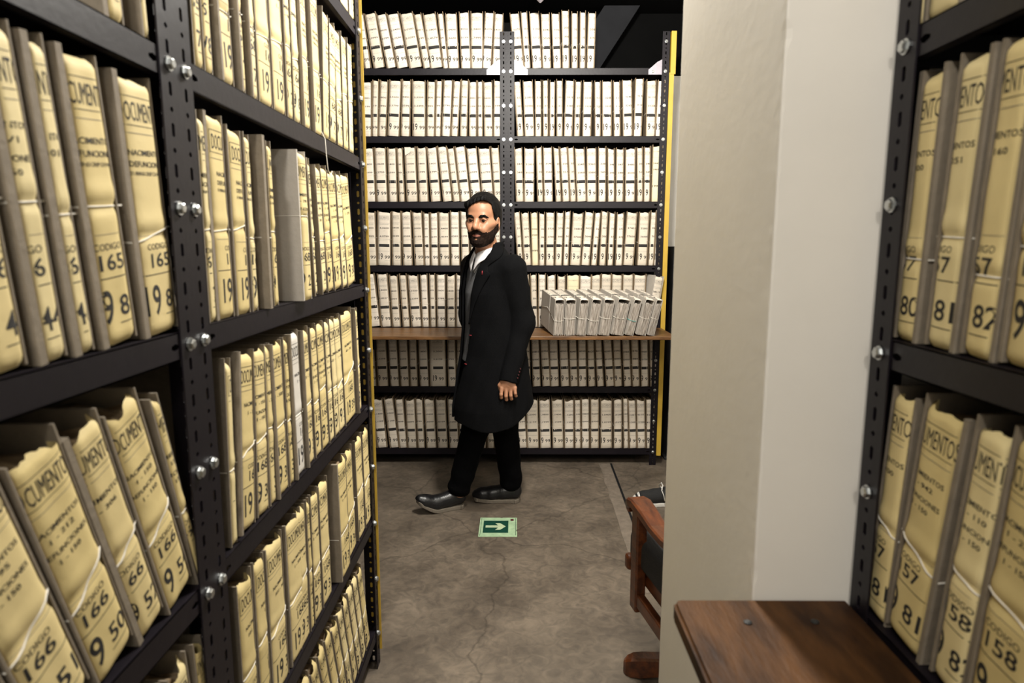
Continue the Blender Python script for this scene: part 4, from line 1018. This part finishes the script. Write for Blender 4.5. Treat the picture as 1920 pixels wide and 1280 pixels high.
# left hand: back of the hand to the camera, fingers loosely curled
kx = [-.0745, -.0505, -.0268, -.0048]; kz = [.762, .757, .757, .763]
wc = wr_l + V(-.004, -.004, -.012)
for x, z in zip(kx, kz): body.cone(wc + V((x + .036) * .35, 0, 0), V(x, 3.400, z), .021, .0125, .014)
body.ell(V(-.040, 3.405, .780), (.038, .016, .030), None, .012)
for i, (x, z) in enumerate(zip(kx, kz)):
    ln = (.036, .040, .037, .030)[i]; r = (.0094, .0098, .0094, .0083)[i]; tw = (-.0035, -.001, .001, .003)[i]
    p0 = V(x, 3.397, z); p1 = p0 + V(tw, -.010, -ln * .92); p2 = p1 + V(tw * .4 + .002, .010, -ln * .52); p3 = p2 + V(.003, .017, -ln * .16)
    body.chain([p0, p1, p2, p3], [r * 1.22, r, r * .93, r * .8], .0035)
t0 = V(-.066, 3.412, .800)
body.chain([t0, V(-.086, 3.412, .775), V(-.088, 3.418, .745), V(-.080, 3.425, .722)], [.016, .0115, .0105, .0085], .006)
# right hand, closed inside the pocket side
body.ell(wr_r + V(-.005, -.02, -.06), (.03, .02, .045), None, .02)
man = obj('person', body.mesh('person'), M['skin'])
tag(man, 'bearded man in a black overcoat and white collar, walking left before the far rack', 'person')
# lips get their own tint
m = man.data; m.materials.append(M['lip']); co = np.empty(len(m.polygons) * 3); m.polygons.foreach_get('center', co); co = co.reshape(-1, 3)
rel = (co - hc) / SCL; f_, l_, u_ = rel @ Fh, rel @ Lh, rel @ Uh
m.polygons.foreach_set('material_index', ((f_ > .074) & (np.abs(l_) < .024) & (u_ < -.0665) & (u_ > -.085)).astype(np.int32)); m.update()
for s in (-1, 1):
    eye('eye', Ph(.0752, .033 * s, -.001), .0140 * SCL, Fh * 1. + Lh * .42 + Uh * .02, man)
for s in (-1, 1):
    eb = Solid(Ph(.09, .034 * s, .02) - .05, Ph(.09, .034 * s, .02) + .05, .0022)
    eb.chain([Ph(.0915, .0135 * s, .0145), Ph(.0950, .026 * s, .0195), Ph(.0900, .041 * s, .0215), Ph(.0755, .056 * s, .013)], [.0056, .0072, .0064, .0034], .003)
    obj('eyebrow', eb.mesh('eyebrow'), M['hair'], man)
# hair and beard grown from the head's own surface
hs = Solid(hc - .19, hc + .19, .0030)
head_into(hs, hc, YH, SCL, roll=-1.5); hs.cone(Ph(-.028, 0, -.075), nb, .058, .064, .025); hs.cone(Ph(.02, 0, -.095), nb + FB_ * .02 + V(0, 0, .02), .036, .045, .025)
g = hs.grid(); gx = [g[i] - hc[i] for i in range(3)]
lf, ll, lu = [(gx[0] * b_[0] + gx[1] * b_[1] + gx[2] * b_[2]) / SCL for b_ in Bh]
A0 = hs.a.copy()
noise = .0009 * (np.sin(lf * 420 + ll * 130) + np.sin(ll * 510 - lu * 160 + 1.) * .8 + np.sin(lu * 380 + lf * 210) * .5)
beard = Solid(hc - .19, hc + .19, .0030)
al = np.abs(ll)
cheek = np.interp(lf, [-.02, .012, .028, .05, .070, .09], [-.010, -.012, -.034, -.052, -.056, -.056])      # upper edge along the cheek
must = np.where((al < .030) & (lf > .05), -.0485 - np.maximum(al - .012, 0) * .25, -1)
topb = np.maximum(cheek, must) + noise * .9
reg = np.maximum(lu - topb, -(lu + .134)) ; reg = np.maximum(reg, -(lf + .004) * .8)
reg = np.maximum(reg, -(lu + .108) * .9 - (lf - .012) * .6)
mouth = 1 - np.sqrt(((lf - .095) / .03) ** 2 + (ll / .0225) ** 2 + ((lu + .0740) / .0056) ** 2)
reg = np.maximum(reg, mouth * .008)
reg = np.maximum(reg, .0040 - np.sqrt((al - .0) ** 2 * .35 + (lu + .0905) ** 2 + np.maximum(.06 - lf, 0) ** 2))
thick = .0016 + .0036 * np.clip((-.075 - lu) / .04, 0, 1)
beard.a = np.maximum(A0 - thick * SCL - noise * .8, reg * SCL).astype(np.float32)
obj('beard', beard.mesh('beard'), M['beard'], man)
hair = Solid(hc - .19, hc + .19, .0030)
hair.a = np.full(hair.n, .06, np.float32)
hair.ell(Ph(-.014, 0, .046), V(.1120, .0870, .0985) * SCL, Bh, .0)
hair.cone(Ph(.070, -.050, .075), Ph(.072, .030, .104), .022 * SCL, .018 * SCL, .02)
hair.ell(Ph(-.035, 0, .0), V(.085, .0835, .085) * SCL, Bh, .015)
# side-swept front, lower on his right
hl = np.interp(ll, [-.085, -.066, -.045, -.015, .02, .045, .062, .074, .09], [.010, .030, .066, .083, .096, .094, .080, .030, .01])
fr = np.interp(al, [0, .05, .07, .08], [.030, .026, .022, .016])
face_cut = np.minimum(lf - fr, hl - lu)                                                       # >0 in the open face
hair.cut(face_cut * .8 * SCL + 0 * lu)
hair.cut((-(lu + .075) - (lf + .02) * .55 - 0 * ll) * SCL)
earcut = .021 - np.sqrt(((lf + .004) * 1.0) ** 2 + ((lu + .012) * .62) ** 2)
hair.cut(np.where(al > .066, earcut, -.05) * SCL)
hair.cut(np.where((lf > -.03) & (lu < -.03), .01, -.05))
for s in (-1, 1):
    hair.cone(Ph(.024, .0700 * s, .028), Ph(.022, .0685 * s, -.022), .011 * SCL, .0085 * SCL, .008)
hair.a = hair.a + (.0011 * (np.sin(lf * 60 + ll * 330 + lu * 40) + .6 * np.sin(ll * 520 + lf * 190))).astype(np.float32) * np.clip((lu - .0) / .05, .2, 1).astype(np.float32)
obj('hair', hair.mesh('hair'), M['hair'], man)

# --- clothes
def off(f, l): return FB_ * f + LB_ * l
secs = []
for z, cx, aL, bF in ((.50, -.125, .235, .245), (.62, -.128, .232, .238), (.74, -.130, .222, .215), (.92, -.128, .206, .180), (1.08, -.126, .196, .168), (1.26, -.128, .200, .162), (1.375, -.128, .198, .140), (1.425, -.132, .176, .118), (1.462, -.138, .128, .102), (1.500, -.146, .088, .088), (1.525, -.150, .075, .076)):
    secs.append((z, cx, 3.62 - (1.525 - z) * 0 - (.03 if z > 1.49 else .012 if z > 1.45 else 0), aL, bF))
coat = Solid((-.50, 3.20, .44), (.27, 4.02, 1.56), .0042)
coat.loft(secs, FB_, LB_, .0)
sl_l = sh_l + V(0, 0, -.010); sl_r = sh_r + V(0, 0, -.010)
coat.chain([sl_r, el_r, wr_r], [.078, .070, .056], .045)
# left sleeve, cuff cut square
fd = (wr_l - el_l) / np.linalg.norm(wr_l - el_l)
slv = Solid((-.50, 3.20, .44), (.27, 4.02, 1.56), .0042)
slv.chain([sl_l, el_l, wr_l + fd * .03], [.078, .067, .049], .045)
g = slv.grid()
slv.cut((g[0] - wr_l[0]) * fd[0] + (g[1] - wr_l[1]) * fd[1] + (g[2] - wr_l[2]) * fd[2] - .004)
hk = np.clip(.5 + .5 * (coat.a - slv.a) / .03, 0, 1) * 1.0
zk = np.clip((g[2] - 1.15) / .15, 0, 1)                       # melt into the shoulder, stay apart lower down
coat.a = (np.minimum(coat.a, slv.a) * (1 - zk) + (coat.a * (1 - hk) + slv.a * hk - .03 * hk * (1 - hk)) * zk).astype(np.float32)
# soft folds
coat.a += (.0022 * np.sin(g[0] * 46 + g[2] * 9 + g[1] * 30) * np.sin(g[2] * 14 + 1.2) + .0013 * np.sin(g[0] * 95 - g[2] * 31)).astype(np.float32)
full = coat.a.copy()
inner = Solid((-.50, 3.20, .44), (.27, 4.02, 1.56), .0042); inner.loft(secs, FB_, LB_, .0, grow=-.014)
zc = g[2].ravel(); S_ = np.array(secs)
cx = np.interp(zc, S_[:, 0], S_[:, 1])[None, None, :]; cy = np.interp(zc, S_[:, 0], S_[:, 2])[None, None, :]
ang = np.degrees(np.arctan2(-(g[0] - cx), -(g[1] - cy)))                 # 0 towards the camera, 90 to the left
E1 = ([.5, .72, .86, 1.0, 1.2, 1.32, 1.40, 1.47, 1.53], [66, 63, 56, 50, 44, 39, 31, 4, -28])
E2 = ([.5, .72, .86, 1.0, 1.2, 1.32, 1.40, 1.47, 1.53], [80, 84, 88, 90, 90, 92, 96, 104, 118])
e1 = np.interp(zc, *E1)[None, None, :]; e2 = np.interp(zc, *E2)[None, None, :]
rad_ = np.sqrt((g[0] - cx) ** 2 + (g[1] - cy) ** 2)
wedge = np.minimum(ang - e1, e2 - ang) * np.pi / 180 * rad_
hollow = np.maximum(-inner.a, -.05)
coat.a = np.maximum(full, np.where(inner.a < .0, -inner.a, -.05)).astype(np.float32)         # shell of cloth
arms = Solid((-.50, 3.20, .44), (.27, 4.02, 1.56), .0042)
arms.chain([sl_l + off(0, .03), el_l, wr_l + fd * .03], [.060, .064, .047], .0); arms.cut((g[0] - wr_l[0]) * fd[0] + (g[1] - wr_l[1]) * fd[1] + (g[2] - wr_l[2]) * fd[2] - .003); arms.chain([sl_r - off(0, .03), el_r, wr_r], [.060, .066, .052], .0)
coat.a = np.where(arms.a < .004, np.minimum(coat.a, np.maximum(full, -.02)), coat.a)
coat.cut(np.where(arms.a < .008, -.05, wedge))
hem = .535 + .020 * np.sin(g[0] * 14 + .5) + np.clip((g[0] + .02) / .13, 0, 1) ** 1.5 * .085 - np.clip((-.30 - g[0]) / .08, 0, 1) * .005 + 0 * g[1]
coat.cut(hem - g[2])
obj('overcoat', coat.mesh('overcoat'), M['coat'], man)

def surf(z, a, o):
    """point on the coat's outside at height z and bearing a (degrees), pushed out by o"""
    cx_, cy_ = np.interp(z, S_[:, 0], S_[:, 1]), np.interp(z, S_[:, 0], S_[:, 2]); aL, bF = np.interp(z, S_[:, 0], S_[:, 3]), np.interp(z, S_[:, 0], S_[:, 4])
    d = V(-math.sin(R(a)), -math.cos(R(a)), 0)
    r = 1 / math.sqrt((d @ LB_ / aL) ** 2 + (d @ FB_ / bF) ** 2)
    return V(cx_, cy_, z) + d * (r + o)


def sheet(name, grid_pts, th, m, parent):
    """solid cloth sheet from a grid of points; th pushes the back face inwards"""
    n, k = len(grid_pts), len(grid_pts[0]); v = [tuple(p[0]) for r in grid_pts for p in r] + [tuple(p[1]) for r in grid_pts for p in r]
    f = []; o = n * k
    for i in range(n - 1):
        for j in range(k - 1):
            a = i * k + j; f.append((a, a + 1, a + k + 1, a + k)); f.append((o + a, o + a + k, o + a + k + 1, o + a + 1))
    for i in range(n - 1):
        for j in (0, k - 1): a = i * k + j; f.append((a, a + k, o + a + k, o + a) if j == 0 else (a + k, a, o + a, o + a + k))
    for j in range(k - 1):
        for i in (0, n - 1): a = i * k + j; f.append((a + 1, a, o + a, o + a + 1) if i == 0 else (a, a + 1, o + a + 1, o + a))
    return obj(name, mesh_from(v, f, name, smooth=True), m, parent)


def lapel(sign, E, name):
    rows = []
    for z in np.linspace(1.535, 1.10, 34):
        a0 = np.interp(z, *E)
        wd = np.interp(z, [1.10, 1.20, 1.33, 1.385, 1.392, 1.425, 1.44, 1.50, 1.535], [0.5, 10, 26, 32, 22, 27, 34, 52, 60])
        row = []
        for t in np.linspace(0, 1, 9):
            a = a0 - sign * wd * t
            zz = z + (.010 * t if z > 1.39 else -.006 * t)
            lift_ = .007 + .006 * math.sin(t * 3.1) + (.006 * (1 - t) if z > 1.44 else 0)
            row.append((surf(zz, a, lift_ + .002), surf(zz, a, lift_ - .003)))
        rows.append(row)
    sheet(name, rows, 0, M['coat'], man)
lapel(1, E1, 'lapel'); lapel(-1, E2, 'lapel')
# sweater with a V neck and the shirt beneath
sw = Solid((-.40, 3.38, .86), (.12, 3.86, 1.50), .0042); sw.loft(secs, FB_, LB_, 0, grow=-.020)
g = sw.grid(); zc = g[2].ravel(); cx = np.interp(zc, S_[:, 0], S_[:, 1])[None, None, :]; cy = np.interp(zc, S_[:, 0], S_[:, 2])[None, None, :]
ang = np.degrees(np.arctan2(-(g[0] - cx), -(g[1] - cy)))
sw.cut(g[2] - (1.368 + np.abs(ang - 56) * .0030) + 0 * g[0]); sw.cut(.88 - g[2] + 0 * ang)
obj('sweater', sw.mesh('sweater'), M['sweater'], man)
st = Solid((-.40, 3.38, 1.26), (.12, 3.86, 1.50), .0042); st.loft(secs, FB_, LB_, 0, grow=-.027)
g = st.grid(); st.cut(1.28 - g[2] + 0 * g[0] + 0 * g[1]); st.cut(g[2] - 1.478 + 0 * g[0] + 0 * g[1])
obj('shirt', st.mesh('shirt'), M['shirt'], man)
nc = V(-.163, 3.578, 1.492)
for sgn in (1, -1):
    rows = []
    for t in np.linspace(0, 1, 22):
        a = 57 - sgn * (7 + 150 * t)                       # bearing around the neck from the front opening to the nape
        d = V(-math.sin(R(a)), -math.cos(R(a)), 0)
        zt = 1.487 + .042 * t - (.012 * (1 - t) ** 3)
        drop = .050 * (1 - t) ** 2.2 + .030 + (.016 * max(0, 1 - t * 6))
        row = []
        for q in np.linspace(0, 1, 7):
            rr = .0655 + .004 * t + .027 * q ** 1.3 + .004 * math.sin(q * 3.1)
            p = V(nc[0], nc[1], zt - drop * q) + d * rr
            row.append((p, p - d * .003 + V(0, 0, -.001)))
        rows.append(row)
    sheet('shirt_collar', rows, 0, M['shirt'], man)
    rows = []
    for t in np.linspace(0, 1, 16):
        a = 57 - sgn * (2 + 155 * t); d = V(-math.sin(R(a)), -math.cos(R(a)), 0)
        rows.append([(V(nc[0], nc[1], z) + d * .0645, V(nc[0], nc[1], z) + d * .0615) for z in np.linspace(1.440, 1.480 + .04 * t - .010 * (1 - t) ** 3, 4)])
    sheet('collar_band', rows, 0, M['shirt'], man)
rows = [[(surf(z, 56 - w_, -.0245 + .002), surf(z, 56 - w_, -.030)) for w_ in (-5, -2, 1, 4)] for z in np.linspace(1.30, 1.468, 10)]
sheet('shirt_placket', rows, 0, M['shirt'], man)
# trousers and shoes
for (h_, k_, a_, nm) in ((hip_f, kn_f, an_f, 'f'), (hip_b, kn_b, an_b, 'b')):
    pass
tr = Solid((-.50, 3.42, .06), (.18, 3.90, .98), .0045)
tr.loft([(.84, *C0[:2], .165, .125), (.98, *C0[:2], .155, .115)], FB_, LB_, .0)
tr.chain([hip_f, kn_f, an_f + V(.004, 0, .035)], [.108, .080, .066], .025); tr.chain([hip_b, kn_b, an_b + V(-.006, 0, .035)], [.108, .078, .066], .025)
g = tr.grid(); tr.a += (.0030 * np.sin(g[2] * 60 + g[0] * 25) * np.clip((.34 - g[2]) / .2, 0, 1) + .0012 * np.sin(g[2] * 27 + g[0] * 60)).astype(np.float32)
tr.cut(.072 - g[2] + 0 * g[0] + 0 * g[1])
obj('trousers', tr.mesh('trousers'), M['trouser'], man)
for hl_, to_, lf_ in ((V(-.300, 3.625, 0), V(-.572, 3.500, 0), .078), (V(.030, 3.700, 0), V(-.262, 3.705, 0), .012)):
    up_, so_ = shoe_solids(hl_, to_, lf_)
    sh = obj('shoe', up_, M['leather'], man)
    obj('sole', so_, M['sole'], sh)
# red buttonholes and cuff buttons
def stitch(px, py, Y, w, h, rot=0.):
    p = atY(px, py, Y)
    return p
for z, a in ((1.20, 39), (1.035, 44), (.875, 50)):
    rows = [[(surf(zz, aa, .0065), surf(zz, aa, .001)) for aa in (a - 3, a, a + 3)] for zz in (z - .002, z + .002)]
    sheet('buttonhole_stitch', rows, 0, M['stitch'], man)
rows = [[(surf(zz, aa, .0185), surf(zz, aa, .010)) for aa in (17, 18.5)] for zz in (1.366, 1.386)]
sheet('buttonhole_stitch', rows, 0, M['stitch'], man)
side = np.cross(fd, V(0, -1, 0)); side /= np.linalg.norm(side)
for k in range(4):
    p = wr_l - fd * (.020 + .017 * k); d = V(.80, -.58, .1); d /= np.linalg.norm(d)
    q = p + d * (.0525 + .0016 * k)
    mbq = MB().tube([tuple(q - d * .004), tuple(q + d * .003)], .0055, 10).mesh(); bt_ = obj('cuff_button', mbq, M['button'], man)
    obj('button_thread', MB().tube([tuple(q + d * .003 + fd * -.003), tuple(q + d * .0045), tuple(q + d * .003 + fd * .003)], .0012, 5).mesh(), M['stitch'], bt_)

# ------------------------------------------------------------------ the second person, standing mostly behind the white wall stub
F2, L2 = basis(90)
c2_ = V(1.12, 3.76, 0)
b2 = Solid((.62, 3.40, -.02), (1.42, 4.14, 1.80), .008)
hc2 = c2_ + V(-.03, 0, 1.62)
P2, B2, *_ = head_into(b2, hc2, 90, 1.0)
b2.cone(P2(-.028, 0, -.075), c2_ + V(0, 0, 1.44), .054, .06, .025)
b2.loft([(.86, *c2_[:2], .15, .11), (1.05, *c2_[:2], .14, .10), (1.30, *c2_[:2], .16, .11), (1.42, *c2_[:2], .13, .085), (1.46, *c2_[:2], .06, .055)], F2, L2, .03)
J = {}
for s in (-1, 1):
    a = c2_ + L2 * .17 * s + V(0, 0, 1.38); e_ = c2_ + L2 * .23 * s + V(.04, 0, 1.08); w_ = c2_ + L2 * .22 * s + V(-.06, 0, .85)
    b2.chain([a, e_, w_], [.048, .040, .028], .02); b2.cone(w_, w_ + V(-.02, 0, -.07), .030, .024, .01)
    for k in range(4):
        q = w_ + V(-.045 + .022 * k, 0, -.075); b2.chain([q, q + V(-.004, 0, -.04), q + V(0, -.01 * s, -.065)], [.011, .0095, .008], .004)
    b2.chain([w_ + V(-.04, 0, -.03), w_ + V(-.065, 0, -.06), w_ + V(-.065, 0, -.09)], [.014, .011, .009], .006)
    J[s] = (a, e_, w_)
hipn, kn2, ank = V(1.11, 3.69, .88), V(1.06, 3.665, .49), V(.945, 3.655, .10)
hipf2, knf2, ankf2 = V(1.12, 3.85, .88), V(1.14, 3.86, .48), V(1.20, 3.86, .10)
b2.chain([hipn, kn2, ank], [.08, .056, .042], .03); b2.chain([hipf2, knf2, ankf2], [.08, .056, .042], .03)
p2 = obj('person', b2.mesh('person'), M['skin'])
tag(p2, 'person in black trousers and white-laced black sneakers, mostly hidden behind the white wall', 'person')
j2 = Solid((.75, 3.40, .60), (1.42, 4.14, 1.50), .008)
j2.loft([(.80, *c2_[:2], .185, .145), (1.05, *c2_[:2], .165, .125), (1.30, *c2_[:2], .18, .13), (1.41, *c2_[:2], .155, .105), (1.47, *c2_[:2], .075, .072)], F2, L2, .0)
for s in (-1, 1): j2.chain(list(J[s]), [.066, .056, .044], .03)
obj('jacket', j2.mesh('jacket'), M['coat'], p2)
t2 = Solid((.78, 3.46, .04), (1.40, 4.08, .96), .007)
t2.loft([(.82, *c2_[:2], .165, .125), (.95, *c2_[:2], .155, .115)], F2, L2, .0)
t2.chain([hipn, kn2, ank + V(.004, 0, .02)], [.10, .072, .052], .02); t2.chain([hipf2, knf2, ankf2 + V(0, 0, .02)], [.10, .072, .052], .02)
g = t2.grid(); t2.cut(.085 - g[2] + 0 * g[0] + 0 * g[1]); obj('trousers', t2.mesh('trousers'), M['trouser'], p2)
h2 = Solid(hc2 - .16, hc2 + .16, .006); h2.ell(P2(-.02, 0, .04), (.108, .084, .094), B2, 0); h2.ell(P2(-.035, 0, 0), (.082, .08, .085), B2, .015)
g = h2.grid(); gx = [g[i] - hc2[i] for i in range(3)]; lf, ll, lu = [gx[0] * b_[0] + gx[1] * b_[1] + gx[2] * b_[2] for b_ in B2]
h2.cut(np.minimum(lf - .028, .075 - lu)); h2.cut(-(lu + .07) - (lf + .02) * .5); h2.cut(np.where((np.abs(ll) > .066) & (np.abs(lf) < .02) & (lu < .02), .01, -.05)); obj('hair', h2.mesh('hair'), M['hair'], p2)
for s in (-1, 1): eye('eye', P2(.0752, .033 * s, -.001), .0140, F2, p2)
for hl_, to_ in ((V(.985, 3.655, 0), V(.700, 3.655, 0)), (V(1.24, 3.86, 0), V(.96, 3.88, 0))):
    up_, so_ = shoe_solids(hl_, to_, .006, top=.10)
    sh = obj('sneaker', up_, M['canvas'], p2); obj('sole', so_, M['rubber_white'], sh)
    d = (to_ - hl_) / np.linalg.norm(to_ - hl_); n_ = V(-d[1], d[0], 0); Ls = np.linalg.norm(to_ - hl_)
    P_ = lambda t, w, z: hl_ + d * Ls * t + n_ * w + V(0, 0, z)
    tc_ = Solid(np.minimum(P_(.75, 0, 0), P_(1.05, 0, 0)) - .06, np.maximum(P_(.75, 0, 0), P_(1.05, 0, 0)) + .08, .004)
    tc_.cone(P_(.88, 0, .040), P_(.94, 0, .036), .0365, .026, .01); g = tc_.grid(); tc_.cut(.02 - g[2] + 0 * g[0] + 0 * g[1])
    tt = ((g[0] - hl_[0]) * d[0] + (g[1] - hl_[1]) * d[1]) / Ls; tc_.cut(.87 - tt + 0 * g[2]); obj('toe_cap', tc_.mesh('toe_cap'), M['rubber_white'], sh)
    for k in range(5):
        t = .42 + .075 * k; zt = .104 - .052 * (k / 4) ** 1.0
        obj('lace', MB().tube([tuple(P_(t, -.030, zt - .022)), tuple(P_(t + .012, -.015, zt)), tuple(P_(t + .02, 0, zt + .005)), tuple(P_(t + .012, .015, zt)), tuple(P_(t, .030, zt - .022))], .0035, 6).mesh('lace', True), M['lace'], sh)
    for s in (-1, 1):
        obj('lace', MB().tube([tuple(P_(.40, .0, .112)), tuple(P_(.42, .02 * s, .128)), tuple(P_(.46, .038 * s, .105)), tuple(P_(.42, .046 * s, .075)), tuple(P_(.40, .052 * s, .045))], .003, 6).mesh('lace', True), M['lace'], sh)

# ------------------------------------------------------------------ wooden swivel armchair behind the wall stub
CH = V(.715, 2.02, 0); CR = R(11)
ch = thing('armchair', 'red-brown wooden armchair with a black seat cushion, half hidden by the white wall', 'chair', tuple(CH), (0, 0, CR))
# chair space: +y is the way it faces, -x its left
def swept(pts, hw, th, m, name, n=3):
    """flat bar along pts (x, y, z), half width hw across x, half thickness th up"""
    pts = [Vector(p) for p in pts]; v = []; f = []
    for i, p in enumerate(pts):
        t = (pts[min(i + 1, len(pts) - 1)] - pts[max(i - 1, 0)]).normalized(); s = Vector((1, 0, 0)); nrm = s.cross(t).normalized()
        hh = hw[i] if hasattr(hw, '__len__') else hw; tt = th[i] if hasattr(th, '__len__') else th
        v += [tuple(p + s * a * hh + nrm * b_ * tt) for a, b_ in ((-1, -.7), (-.8, -1), (.8, -1), (1, -.7), (1, .7), (.8, 1), (-.8, 1), (-1, .7))]
    k = 8
    for i in range(len(pts) - 1):
        for j in range(k): f.append((i * k + j, i * k + (j + 1) % k, (i + 1) * k + (j + 1) % k, (i + 1) * k + j))
    f += [tuple(reversed(range(k))), tuple(range((len(pts) - 1) * k, len(pts) * k))]
    me = mesh_from(v, f, name); bm = bmesh.new(); bm.from_mesh(me); bmesh.ops.recalc_face_normals(bm, faces=bm.faces); bm.to_mesh(me); bm.free()
    return obj(name, me, m, ch)
for s in (-1, 1):
    x = .262 * s
    swept([(x, .208, .600), (x, .203, .622), (x, .185, .638), (x, .15, .645), (x, .08, .636), (x, .0, .620), (x, -.08, .616), (x, -.17, .622), (x, -.25, .630)], [.026, .032, .036, .036, .034, .031, .030, .030, .028], [.012, .016, .017, .016, .015, .014, .014, .014, .014], M['wood_chair'], 'armrest')
    obj('arm_post', bevel_mesh(MB().box(x - .019, x + .019, .125, .180, .255, .632).mesh(), .006), M['wood_chair'], ch)
    obj('back_post', bevel_mesh(MB().box(x - .019, x + .019, -.262, -.215, .255, .98).mesh(), .006), M['wood_chair'], ch)
    obj('side_rail', bevel_mesh(MB().box(x - .014, x + .014, -.215, .125, .275, .325).mesh(), .005), M['wood_chair'], ch)
obj('front_rail', bevel_mesh(MB().box(-.285, .285, .195, .232, .375, .432).mesh(), .012, 3), M['wood_chair'], ch)
obj('seat_frame', bevel_mesh(MB().box(-.242, .242, -.21, .196, .345, .400).mesh(), .005), M['wood_chair'], ch)
sm_ = bevel_mesh(MB().box(-.264, .264, -.21, .250, .402, .520).mesh(), .03, 4); sm_.polygons.foreach_set('use_smooth', [True] * len(sm_.polygons)); obj('seat_cushion', sm_, M['cushion'], ch)
bc = bevel_mesh(MB().box(-.235, .235, -.245, -.16, .53, .95).mesh(), .03, 4); obj('back_cushion', bc, M['cushion'], ch)
obj('back_rail', bevel_mesh(MB().box(-.243, .243, -.258, -.222, .90, .98).mesh(), .008), M['wood_chair'], ch)
obj('pedestal', MB().tube([(0, 0, .10), (0, 0, .16), (0, 0, .30), (0, 0, .345)], [.05, .032, .032, .09], 16).mesh('pedestal'), M['cushion'], ch)
for k in range(4):
    a = R(45 + 90 * k + 14); d = V(math.cos(a), math.sin(a), 0); n_ = V(-d[1], d[0], 0)
    mbf = MB(); pr = []
    for t, hw, z0, z1 in ((.03, .030, .075, .125), (.18, .030, .04, .100), (.28, .030, .008, .080), (.315, .028, .002, .070), (.335, .020, .001, .058), (.345, .008, .006, .045)):
        pr.append([tuple(d * t + n_ * a_ * hw + V(0, 0, z)) for a_, z in ((-1, z0), (1, z0), (1, z1 - .006), (.7, z1), (-.7, z1), (-1, z1 - .006))])
    v = [p for r in pr for p in r]; f = [(i * 6 + j, i * 6 + (j + 1) % 6, (i + 1) * 6 + (j + 1) % 6, (i + 1) * 6 + j) for i in range(5) for j in range(6)] + [tuple(reversed(range(6))), tuple(range(30, 36))]
    me = mesh_from(v, f, 'base_foot'); bm = bmesh.new(); bm.from_mesh(me); bmesh.ops.recalc_face_normals(bm, faces=bm.faces); bm.to_mesh(me); bm.free()
    obj('base_foot', me, M['wood_chair'], ch)
